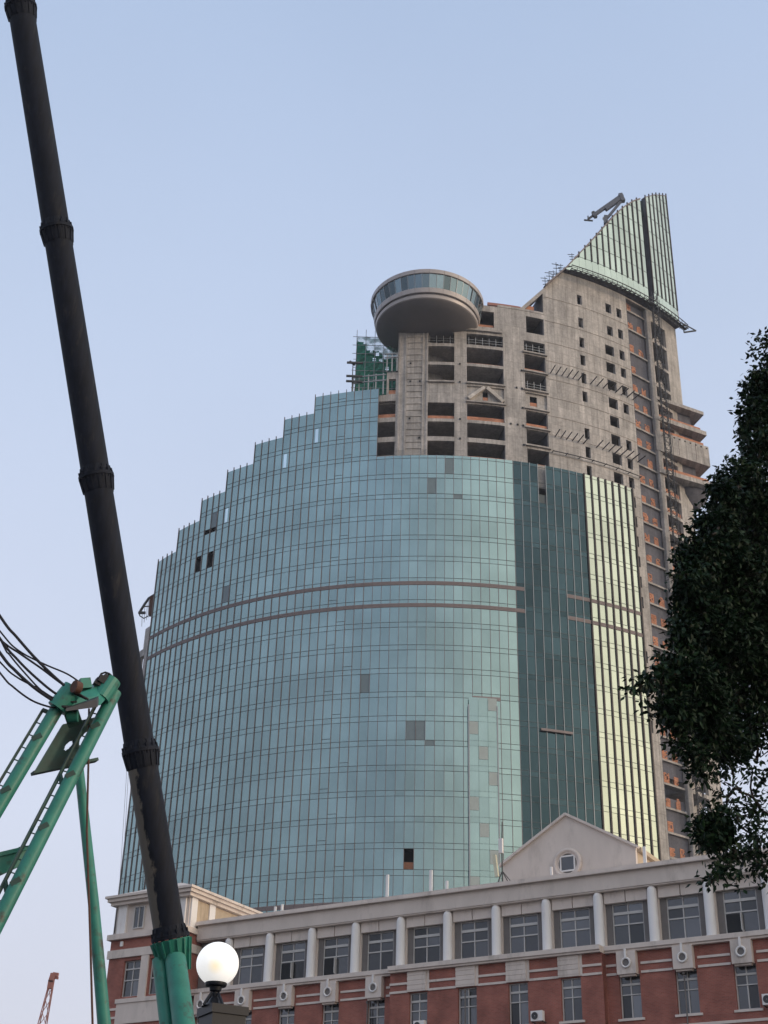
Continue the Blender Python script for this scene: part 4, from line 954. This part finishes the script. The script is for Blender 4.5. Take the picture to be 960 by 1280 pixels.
# ================================================================== GREEN GANTRY
GY = 27.
GO = at(60, 1000, GY); GAN = thing('crane_gantry', 'green steel A-frame gantry with ladders on both legs, left of the black boom', 'gantry', (GO.x, GO.y, 0)); O = Vector(GAN.location)
def gp(X, Y, dy=0.): return at(X/4.8, 740+Y/4.8, GY+dy)-O       # coordinates of the measured gantry drawing
def ext(a, b_):  # prolong a->b to the ground
    a_, c = a+O, b_+O; return a_+(c-a_)*((a_.z)/(a_.z-c.z))-O
pxm = 4.8*FPX/ (GY*1.03)  # zoomed px per metre
lw = 85/pxm/2
A1, A2 = gp(372, 650), gp(45, 1200, -.3); B1, B2 = gp(690, 600, .9), gp(395, 1180, .3)
for a, b_ in ((A1, A2), (B1, B2)):
    m = MB(); e_ = ext(a, b_); m.tube([a, e_], lw, 24); m.build('leg', M['green'], GAN, smooth=True)
# lugs on legs
for a, b_, s_ in ((A1, A2, -1), (B1, B2, -1)):
    d = (b_-a).normalized(); side_ = d.cross(Vector((0, 1, 0))).normalized()
    if side_.x > 0: side_ = -side_
    for t in np.arange(.9, 7, 1.25):
        m = MB(); c = a+d*t+Vector((0, -lw*.95, 0)); m.bar(c-side_*.05, c+side_*.07+d*.16, .05, .1); m.build('lug', M['greendull'], GAN)
    # ladder
    off = lw+.11
    L0 = a+d*.35+side_*off; dirn = d
    gl = 8.0
    m = MB(); m.bar(L0, L0+d*gl, .06); m.bar(L0, a+d*.35, .12, .06)
    for t in np.arange(.3, gl, .30): m.bar(L0+d*t, a+d*(.35+t)+side_*lw*.9, .022)
    for t in (1.9, 4.4, 6.6): m.bar(L0+d*t, a+d*(.55+t)+side_*lw*.8, .07)
    m.build('ladder', M['greendull'], GAN)
# top cross box and sheaves
m = MB(); m.hexa([gp(395, 700, -.2), gp(600, 680, .3), gp(690, 580, .9), gp(520, 600, .8), gp(385, 650, -.2), gp(575, 625, .3), gp(680, 520, .9), gp(490, 570, .8)])
m.build('head_beam', M['green'], GAN)
m = MB(); m.tube([gp(340, 700, -.1), gp(440, 578, -.1)], .215, 20); m.tube([gp(600, 640, .6), gp(672, 530, .7)], .2, 16); m.bar(gp(480, 555, .3), gp(540, 550, .4), .18, .22); m.build('leg_cap', M['green'], GAN, smooth=False)
m = MB(); m.hexa([gp(395, 715, -.35), gp(585, 690, -.1), gp(600, 655, .8), gp(430, 680, .6), gp(395, 700, -.35), gp(580, 640, -.1), gp(600, 610, .8), gp(430, 655, .6)]); m.build('head_plate', M['steeldark'], GAN)
m = MB(); c = gp(460, 572, -.35); m.tube([c+Vector((-.05, -.05, 0)), c+Vector((.05, .05, 0))], .13, 24); m.build('sheave', M['rust'], GAN)
m = MB(); m.tube([gp(405, 745, .1), gp(468, 742, .1)], .13, 16); m.build('pin_housing', M['green'], GAN)
m = MB(); m.bar(gp(420, 700, .3), gp(450, 790, .3), .22, .3); m.build('hanger', M['greendull'], GAN)
m = MB()
for x, y, s_ in ((575, 560, .13), (600, 548, .16), (620, 535, .1), (590, 565, .1), (612, 545, .12)): c = gp(x, y, .5); m.bar(c, c+Vector((.05, .03, .15)), s_, s_)
m.tube([gp(588, 560, .5), gp(590, 520, .5), gp(608, 490, .5), gp(632, 482, .5), gp(655, 490, .5), gp(680, 512, .6)], .022, 8); m.build('hose', M['rope'], GAN)
# plate with two oval holes between the legs
def plate(c0, c1, c2, c3, holes_, th=.08, nx=44, nz=36):
    m = MB(); n = (c1-c0).cross(c3-c0).normalized()*th
    def P(u, v): return (c0*(1-u)+c1*u)*(1-v)+(c3*(1-u)+c2*u)*v
    S_ = [[all(((u+.5)/nx-hx)**2/hw**2+((v+.5)/nz-hz)**2/hh**2 > 1 for hx, hz, hw, hh in holes_) for v in range(nz)] for u in range(nx)]
    for u in range(nx):
        for v in range(nz):
            if not S_[u][v]: continue
            q = [P(u/nx, v/nz), P((u+1)/nx, v/nz), P((u+1)/nx, (v+1)/nz), P(u/nx, (v+1)/nz)]
            m.face(q); m.face([x+n for x in q[::-1]])
            for du, dv, i, j in ((-1, 0, 3, 0), (1, 0, 1, 2), (0, -1, 0, 1), (0, 1, 2, 3)):
                uu, vv = u+du, v+dv
                if not (0 <= uu < nx and 0 <= vv < nz) or not S_[uu][vv]: m.face([q[i], q[j], q[j]+n, q[i]+n])
    return m
m = plate(gp(200, 1085, .5), gp(450, 1025, 1.0), gp(625, 745, 1.3), gp(370, 800, .8), [(.50, .45, .085, .11), (.81, .55, .10, .16)])
m.build('web_plate', M['greendull'], GAN)
m = MB(); m.bar(gp(195, 1088, .5), gp(580, 1008, 1.2), .2, .06); m.build('plate_flange', M['greendull'], GAN)
z4 = lambda X, Y, dy=0.: at(X/3.2, 960+Y/3.2, GY+dy)-O
m = MB(); m.bar(z4(-60, 420, .2), z4(100, 345, .6), .3, .34); m.bar(z4(-60, 365, .2), z4(110, 325, .6), .4, .08); m.build('cross_beam', M['green'], GAN)
# back stay
m = MB(); a = gp(472, 1040, 2.0); b_ = at(131, 1290, GY+2.)-O; mid = at(117, 1130, GY+2.)-O
e_ = ext(mid, b_); m.tube([gp(470, 990, 2.), a, mid, b_, e_], [.09, .10, .115, .135, .135], 18); m.build('back_stay', M['green'], GAN, smooth=True)
m = MB(); m.tube([gp(452, 960, 1.3), gp(462, 840, 1.4)], .07, 14); m.build('brace', M['green'], GAN, smooth=True)
m = MB(); m.tube([gp(534, 700, .8), gp(530, 1050, .8), at(108.5, 1040, GY+.8)-O, at(113, 1180, GY+.8)-O, at(116, 1290, GY+.8)-O], .022, 6); m.build('hoist_wire', M['rust'], GAN)
# cables sagging from the left
cab = [([(0, 145), (100, 270), (215, 400), (350, 530), (440, 600), (520, 640)], .030, 'thick cable highest at the left edge, draped onto the gantry head'),
       ([(0, 235), (110, 350), (260, 430), (400, 490), (480, 543)], .018, 'thin cable ending highest on the gantry by the brown sheave'),
       ([(0, 285), (120, 370), (250, 460), (370, 550), (470, 610), (530, 645)], .022, 'cable crossing the thin top one halfway'),
       ([(0, 280), (60, 380), (170, 510), (260, 600), (360, 650), (460, 660)], .018, 'thin steep cable in the middle of the bundle'),
       ([(0, 365), (90, 470), (200, 570), (300, 640), (370, 685), (450, 690)], .032, 'thick dark cable in the lower middle of the bundle'),
       ([(0, 420), (100, 510), (230, 580), (330, 640), (430, 660)], .018, 'thin cable second lowest at the left edge'),
       ([(0, 485), (80, 570), (190, 650), (300, 690), (340, 690)], .02, 'lowest cable, ending at the top of the left leg'),
       ([(0, 278), (100, 400), (200, 500), (320, 600), (400, 640)], .026, 'cable running close beside the steep middle one')]
for pts, r_, lb in cab:
    px = [p[0] for p in pts]; py = [p[1] for p in pts]
    slope = (py[1]-py[0])/(px[1]-px[0])
    allp = [(-700, py[0]-slope*1050), (-300, py[0]-slope*380)]+pts
    # smooth with catmull-rom
    V_ = [gp(x, y, -.25+.0006*max(0, -x)) for x, y in allp]; V_[-1] = gp(*pts[-1], -.15)
    sm_ = []
    for i in range(len(V_)-1):
        p0, p1, p2, p3 = V_[max(i-1, 0)], V_[i], V_[i+1], V_[min(i+2, len(V_)-1)]
        for s_ in range(6):
            t = s_/6; sm_.append(.5*((2*p1)+(p2-p0)*t+(2*p0-5*p1+4*p2-p3)*t*t+(3*p1-p0-3*p2+p3)*t**3))
    sm_.append(V_[-1]); m = MB(); m.tube(sm_, r_, 8); c_ = m.build('cable', M['rope'], smooth=True); c_.location = O
    tag(c_, lb, 'cable', 'black cables draped onto the green gantry')

# ================================================================== distant red crane
o = thing('distant_crane', 'faint red lattice crane jib far away at lower left', 'crane', (0, 0, 0)); DY = 260.
T_ = at(66, 1221, DY); Bm = at(52, 1285, DY); dd = (Bm-T_); base = T_+dd*(T_.z/(T_.z-Bm.z)); o.location = (base.x, base.y, 0); O = Vector(o.location)
d = (T_-base).normalized(); sx = d.cross(Vector((0, 1, 0))).normalized(); Lg = (T_-base).length
m = MB()
cr = [(-1, -1), (1, -1), (1, 1), (-1, 1)]
def cp_(t, i): wd_ = .8 if t < Lg-12 else .8-.5*(t-Lg+12)/12; return base+d*t+sx*cr[i][0]*wd_+Vector((0, cr[i][1]*wd_, 0))-O
t = 0
while t < Lg-.5:
    t2 = min(t+2.2, Lg)
    for i in range(4): m.bar(cp_(t, i), cp_(t2, i), .15); m.bar(cp_(t, i), cp_(t2, (i+1) % 4), .09)
    t = t2
m.build('jib', M['red'], o)
hd = MB(); hd.bar(at(62.3, 1236, DY)-O, at(64, 1226, DY)-O, .9); hd.bar(at(63.5, 1228, DY)-O, at(67, 1217, DY)-O, .9); hd.bar(at(66, 1218, DY)-O, at(73, 1219, DY)-O, .7); hd.bar(at(66, 1222, DY)-O, at(73, 1223, DY)-O, .35); hd.build('jib_head', M['red'], o)
m = MB(); m.bar((-2, 0, 0), (2.5, 0, 0.01), 3, 2.4); m.build('cab', M['red'], o)

# ================================================================== street lamp
LY = 12.2; lc = at(272, 1205, LY); LP = thing('street_lamp', 'lit white globe street lamp on a dark iron post', 'street lamp', (lc.x, lc.y, 0)); gz = lc.z; gr = 26.5/FPX*(LY*math.cos(PITCH)+(gz-1.6)*math.sin(PITCH))
m = MB(); m.lathe([(gr*math.sin(a)+1e-4, -gr*math.cos(a)) for a in np.linspace(.28, PI, 28)], (0, 0, gz), 40)
mg, t_, b_ = newmat('opal_globe'); b_.inputs['Base Color'].default_value = (.85, .85, .82, 1); b_.inputs['Roughness'].default_value = .35; b_.inputs['Emission Color'].default_value = (1, .97, .88, 1); b_.inputs['Emission Strength'].default_value = .5
b_.inputs['Subsurface Weight'].default_value = 0
# the bulb inside glows through the opal glass: warmer and brighter close to it
N = t_.nodes.new; K = t_.links.new; tcn = N('ShaderNodeTexCoord'); vm = N('ShaderNodeVectorMath'); vm.operation = 'DISTANCE'; vm.inputs[1].default_value = (0, -gr*.95, gz-gr*.28)
K(tcn.outputs['Object'], vm.inputs[0]); r_ = N('ShaderNodeMapRange'); r_.inputs[1].default_value = gr*.05; r_.inputs[2].default_value = gr*.42; r_.inputs[3].default_value = 1; r_.inputs[4].default_value = 0; K(vm.outputs['Value'], r_.inputs[0])
mx = N('ShaderNodeMix'); mx.data_type = 'RGBA'; mx.inputs[6].default_value = (1, .98, .95, 1); mx.inputs[7].default_value = (1, .80, .45, 1); K(r_.outputs[0], mx.inputs[0]); K(mx.outputs[2], b_.inputs['Emission Color'])
m.build('globe', mg, LP, smooth=True)
m = MB(); m.lathe([(gr*.5, -gr*.80), (gr*.52, -gr*.92), (gr*.48, -gr*1.02), (gr*.30, -gr*1.06), (gr*.27, -gr*1.22), (gr*.16, -gr*1.3), (gr*.15, -gr*1.5), (gr*.24, -gr*1.6), (gr*.30, -gr*1.75), (gr*.42, -gr*1.85), (gr*.6, -gr*1.95)], (0, 0, gz), 28)
for k in range(4):
    a = PI/4+k*PI/2; m.tube([(gr*.22*math.cos(a), gr*.22*math.sin(a), gz-gr*1.35), (gr*.42*math.cos(a), gr*.42*math.sin(a), gz-gr*1.62), (gr*.62*math.cos(a), gr*.62*math.sin(a), gz-gr*1.93)], .012, 6)
m.build('neck', M['lampmetal'], LP, smooth=True)
m = MB(); h = gr*.92; zc = gz-gr*1.93; ca = .12
m.box(-h, h, -h, h, zc-.07, zc); m.box(-h*.9, h*.9, -h*.9, h*.9, zc-.30, zc-.07); m.box(-h*.75, h*.75, -h*.75, h*.75, 0, zc-.30); m.box(-h*1.1, h*1.1, -h*1.1, h*1.1, 0.001, .35)
po = m.build('post', M['lampmetal'], LP, bevel=.01); po.rotation_euler = (0, 0, rad(28)); po.location = (.07, .05, 0)

# ================================================================== TREE
TR = thing('leafy_tree', 'dense dark green broadleaf tree reaching into the right side of the view', 'tree', (8.2, 14.6, 0)); O = Vector(TR.location)
blobs = []   # (photo x, photo y, radius in px, depth, density)
def bl(x, y, r, dY, n): blobs.append((x, y, r, dY, n))
for x, y, r, dY, n in [(962, 430, 16, 14, 60), (957, 455, 20, 14, 90), (952, 488, 24, 14, 150), (945, 522, 24, 14, 150), (958, 500, 30, 14.4, 150), (950, 555, 28, 14, 150), (990, 480, 45, 15, 300),
        (925, 605, 30, 14, 260), (905, 620, 22, 13.6, 150), (945, 640, 45, 14.4, 500), (895, 660, 28, 13.6, 260), (878, 695, 28, 13.4, 320), (864, 735, 26, 13.2, 260), (900, 720, 55, 14, 900), (945, 740, 60, 14.8, 1000),
        (878, 772, 34, 13.4, 420), (858, 795, 20, 13, 150), (900, 800, 50, 14, 800), (940, 830, 55, 14.6, 900), (850, 840, 30, 13, 260), (825, 850, 18, 12.8, 90), (800, 858, 13, 12.7, 45), (786, 868, 9, 12.7, 14), (870, 860, 36, 13.4, 420),
        (822, 880, 14, 12.9, 50), (845, 890, 22, 13, 160), (880, 900, 34, 13.6, 400), (850, 925, 18, 13.1, 110), (870, 940, 18, 13.3, 100), (905, 930, 30, 14, 190), (935, 900, 45, 14.6, 420), (878, 965, 15, 13.5, 70),
        (940, 955, 34, 14.6, 90), (920, 985, 30, 14.2, 60), (950, 1010, 32, 14.6, 80), (925, 1020, 24, 14.2, 40), (893, 1035, 24, 13.6, 260), (912, 1058, 20, 13.8, 120), (880, 1045, 14, 13.5, 60), (935, 1072, 24, 14, 90), (905, 1085, 16, 13.7, 75), (888, 1100, 10, 13.5, 22), (945, 1045, 26, 14.2, 70), (915, 1105, 7, 13.7, 8), (958, 1085, 18, 14.2, 70),
        (1010, 560, 80, 15, 1400), (1040, 700, 110, 15.5, 2600), (1060, 845, 95, 15.5, 1900), (1055, 990, 70, 15, 220), (1120, 780, 150, 16.5, 3600), (1100, 600, 110, 16, 1800), (1030, 480, 60, 15, 600), (1030, 1065, 50, 14.6, 260),
        (960, 780, 80, 16.5, 1500), (950, 690, 60, 16.5, 700), (1150, 950, 130, 16.5, 1500), (1060, 400, 70, 16, 600), (1240, 700, 150, 17, 2500), (1220, 900, 130, 17, 1500)]: bl(x, y, r, dY, n)
V = []; F = []; TN = []
twig = MB()
def leaf(c, nrm, dr, ln, wd, tone):
    side_ = dr.cross(nrm); side_.normalize(); n = len(V)
    V.extend([c-dr*ln/2, c+side_*wd/2-dr*ln*.05, c+dr*ln/2+nrm*(-.2*ln*rng.random()), c-side_*wd/2-dr*ln*.05]); F.append((n, n+1, n+2, n+3)); TN.extend([tone]*4)
cens = []
for x, y, r, dY, n in blobs:
    c = at(x, y, dY); dist = (c-EYE).length; R_ = r/FPX*dist*1.02; cens.append((c, R_))
    ncl = max(2, int(n/(2.0 if n > 120 else 5.0)))
    for k in range(ncl):
        q = rng.normal(0, 1, 3); q = q/np.linalg.norm(q)*(rng.random()**.45)
        cc = c+Vector(q)*R_; tn = rng.random()
        a0 = Vector(rng.normal(0, 1, 3)).normalized()
        if rng.random() < .5: twig.tube([cc-O, cc+(c-cc)*.55-O], .006, 4, False)
        for j in range(11):
            off = Vector(rng.normal(0, .055, 3)); dr = (off.normalized()*.7+a0*.6+Vector((0, 0, -.2))).normalized()
            nr = Vector(rng.normal(0, .8, 3))+Vector((0, 0, 1.0)); nr = (nr-dr*nr.dot(dr)).normalized()
            leaf(cc+off-O, nr, dr, .074*rng.uniform(.75, 1.25), .038*rng.uniform(.8, 1.2), float(np.clip(tn*.6+rng.random()*.4, 0, 1)))
me = bpy.data.meshes.new('crown'); me.from_pydata([tuple(v) for v in V], [], F); a_ = me.attributes.new('tone', 'FLOAT', 'POINT'); a_.data.foreach_set('value', TN)
ml, t_, b_ = newmat('leaf'); N = t_.nodes.new; K = t_.links.new
at_ = N('ShaderNodeAttribute'); at_.attribute_name = 'tone'; cr_ = N('ShaderNodeValToRGB'); e = cr_.color_ramp.elements; e[0].color = (.004, .012, .007, 1); e[1].color = (.013, .036, .013, 1); K(at_.outputs['Fac'], cr_.inputs[0]); K(cr_.outputs[0], b_.inputs['Base Color'])
b_.inputs['Roughness'].default_value = .5; b_.inputs['Specular IOR Level'].default_value = .15
me.materials.append(ml); co = bpy.data.objects.new('crown', me); COL.objects.link(co); co.parent = TR
twig.build('twigs', M['bark'], TR)
m = MB(); top = Vector((8.9, 16.2, 9.5)); m.tube([O, O+Vector((.1, .2, 2.5)), O+Vector((.2, .7, 5)), top], [.32, .26, .22, .12], 14)
for v_ in range(1): pass
mm_ = MB(); mm_.v = [tuple(Vector(p)-O) for p in m.v]; mm_.f = m.f; mm_.uv = m.uv; mm_.c = m.c; mm_.build('trunk', M['bark'], TR, smooth=True)
hub = [O+Vector((.15, .5, 3.8)), O+Vector((.25, .9, 5.5)), O+Vector((.4, 1.2, 7)), top]
# main limbs leave the trunk at different heights; smaller branches spring from the limbs
def trunkpt(z):
    P_t = [(0, O), (2.5, O+Vector((.1, .2, 2.5))), (5, O+Vector((.2, .7, 5))), (9.5, top)]
    for (z0, a), (z1, b1) in zip(P_t, P_t[1:]):
        if z <= z1: return a+(b1-a)*((z-z0)/(z1-z0))
    return top
def limb(a, c, r0, r1, name):
    mid = (a+c)/2+Vector((rng.normal(0, .12), rng.normal(0, .12), -.12*(c-a).length*.6)); b1 = MB(); q_ = np.linspace(0, 1, 8)
    b1.tube([a*(1-q)**2+mid*2*q*(1-q)+c*q*q+Vector(rng.normal(0, .015, 3))-O for q in q_], [r0+(r1-r0)*q for q in q_], 8); b1.build(name, M['bark'], TR, smooth=True)
    return [a*(1-q)**2+mid*2*q*(1-q)+c*q*q for q in q_]
srt = sorted(cens, key=lambda k: -k[1]); mains = []; nodes = [trunkpt(z) for z in np.arange(4.5, 9.4, .6)]
for c, R_ in srt:
    if len(mains) >= 9: break
    if any((c-m_).length < 1.1 for m_ in mains): continue
    mains.append(c); zs_ = min(max(c.z-1.0-(c-trunkpt(c.z)).length*.35, 3.4), 9.0); nodes += limb(trunkpt(zs_), c, .10, .03, 'limb')[2:]
left = [c for c, R_ in cens]
while left:   # always grow to the nearest free leaf clump, so branches fork instead of fanning out
    c, n_ = min(((c, min(nodes, key=lambda p: (p-c).length)) for c in left), key=lambda k: (k[0]-k[1]).length)
    left.remove(c)
    if (n_-c).length > .12: nodes += limb(n_, c, .018, .006, 'branch')[3:]

# ================================================================== haze (even air from the camera to beyond the tower)
hz = MB(); hz.box(-420, 520, -60, 420, -1, 215)
mh = bpy.data.materials.new('haze_air'); mh.use_nodes = True; t_ = mh.node_tree; t_.nodes.clear()
ho = t_.nodes.new('ShaderNodeOutputMaterial'); pv = t_.nodes.new('ShaderNodeVolumePrincipled')
pv.inputs['Color'].default_value = (.93, .95, 1, 1); pv.inputs['Density'].default_value = .00018; pv.inputs['Anisotropy'].default_value = .3
t_.links.new(pv.outputs[0], ho.inputs['Volume'])
tag(hz.build('haze', mh), 'faint pale evening haze in the air around the tower', 'haze', kind='stuff')
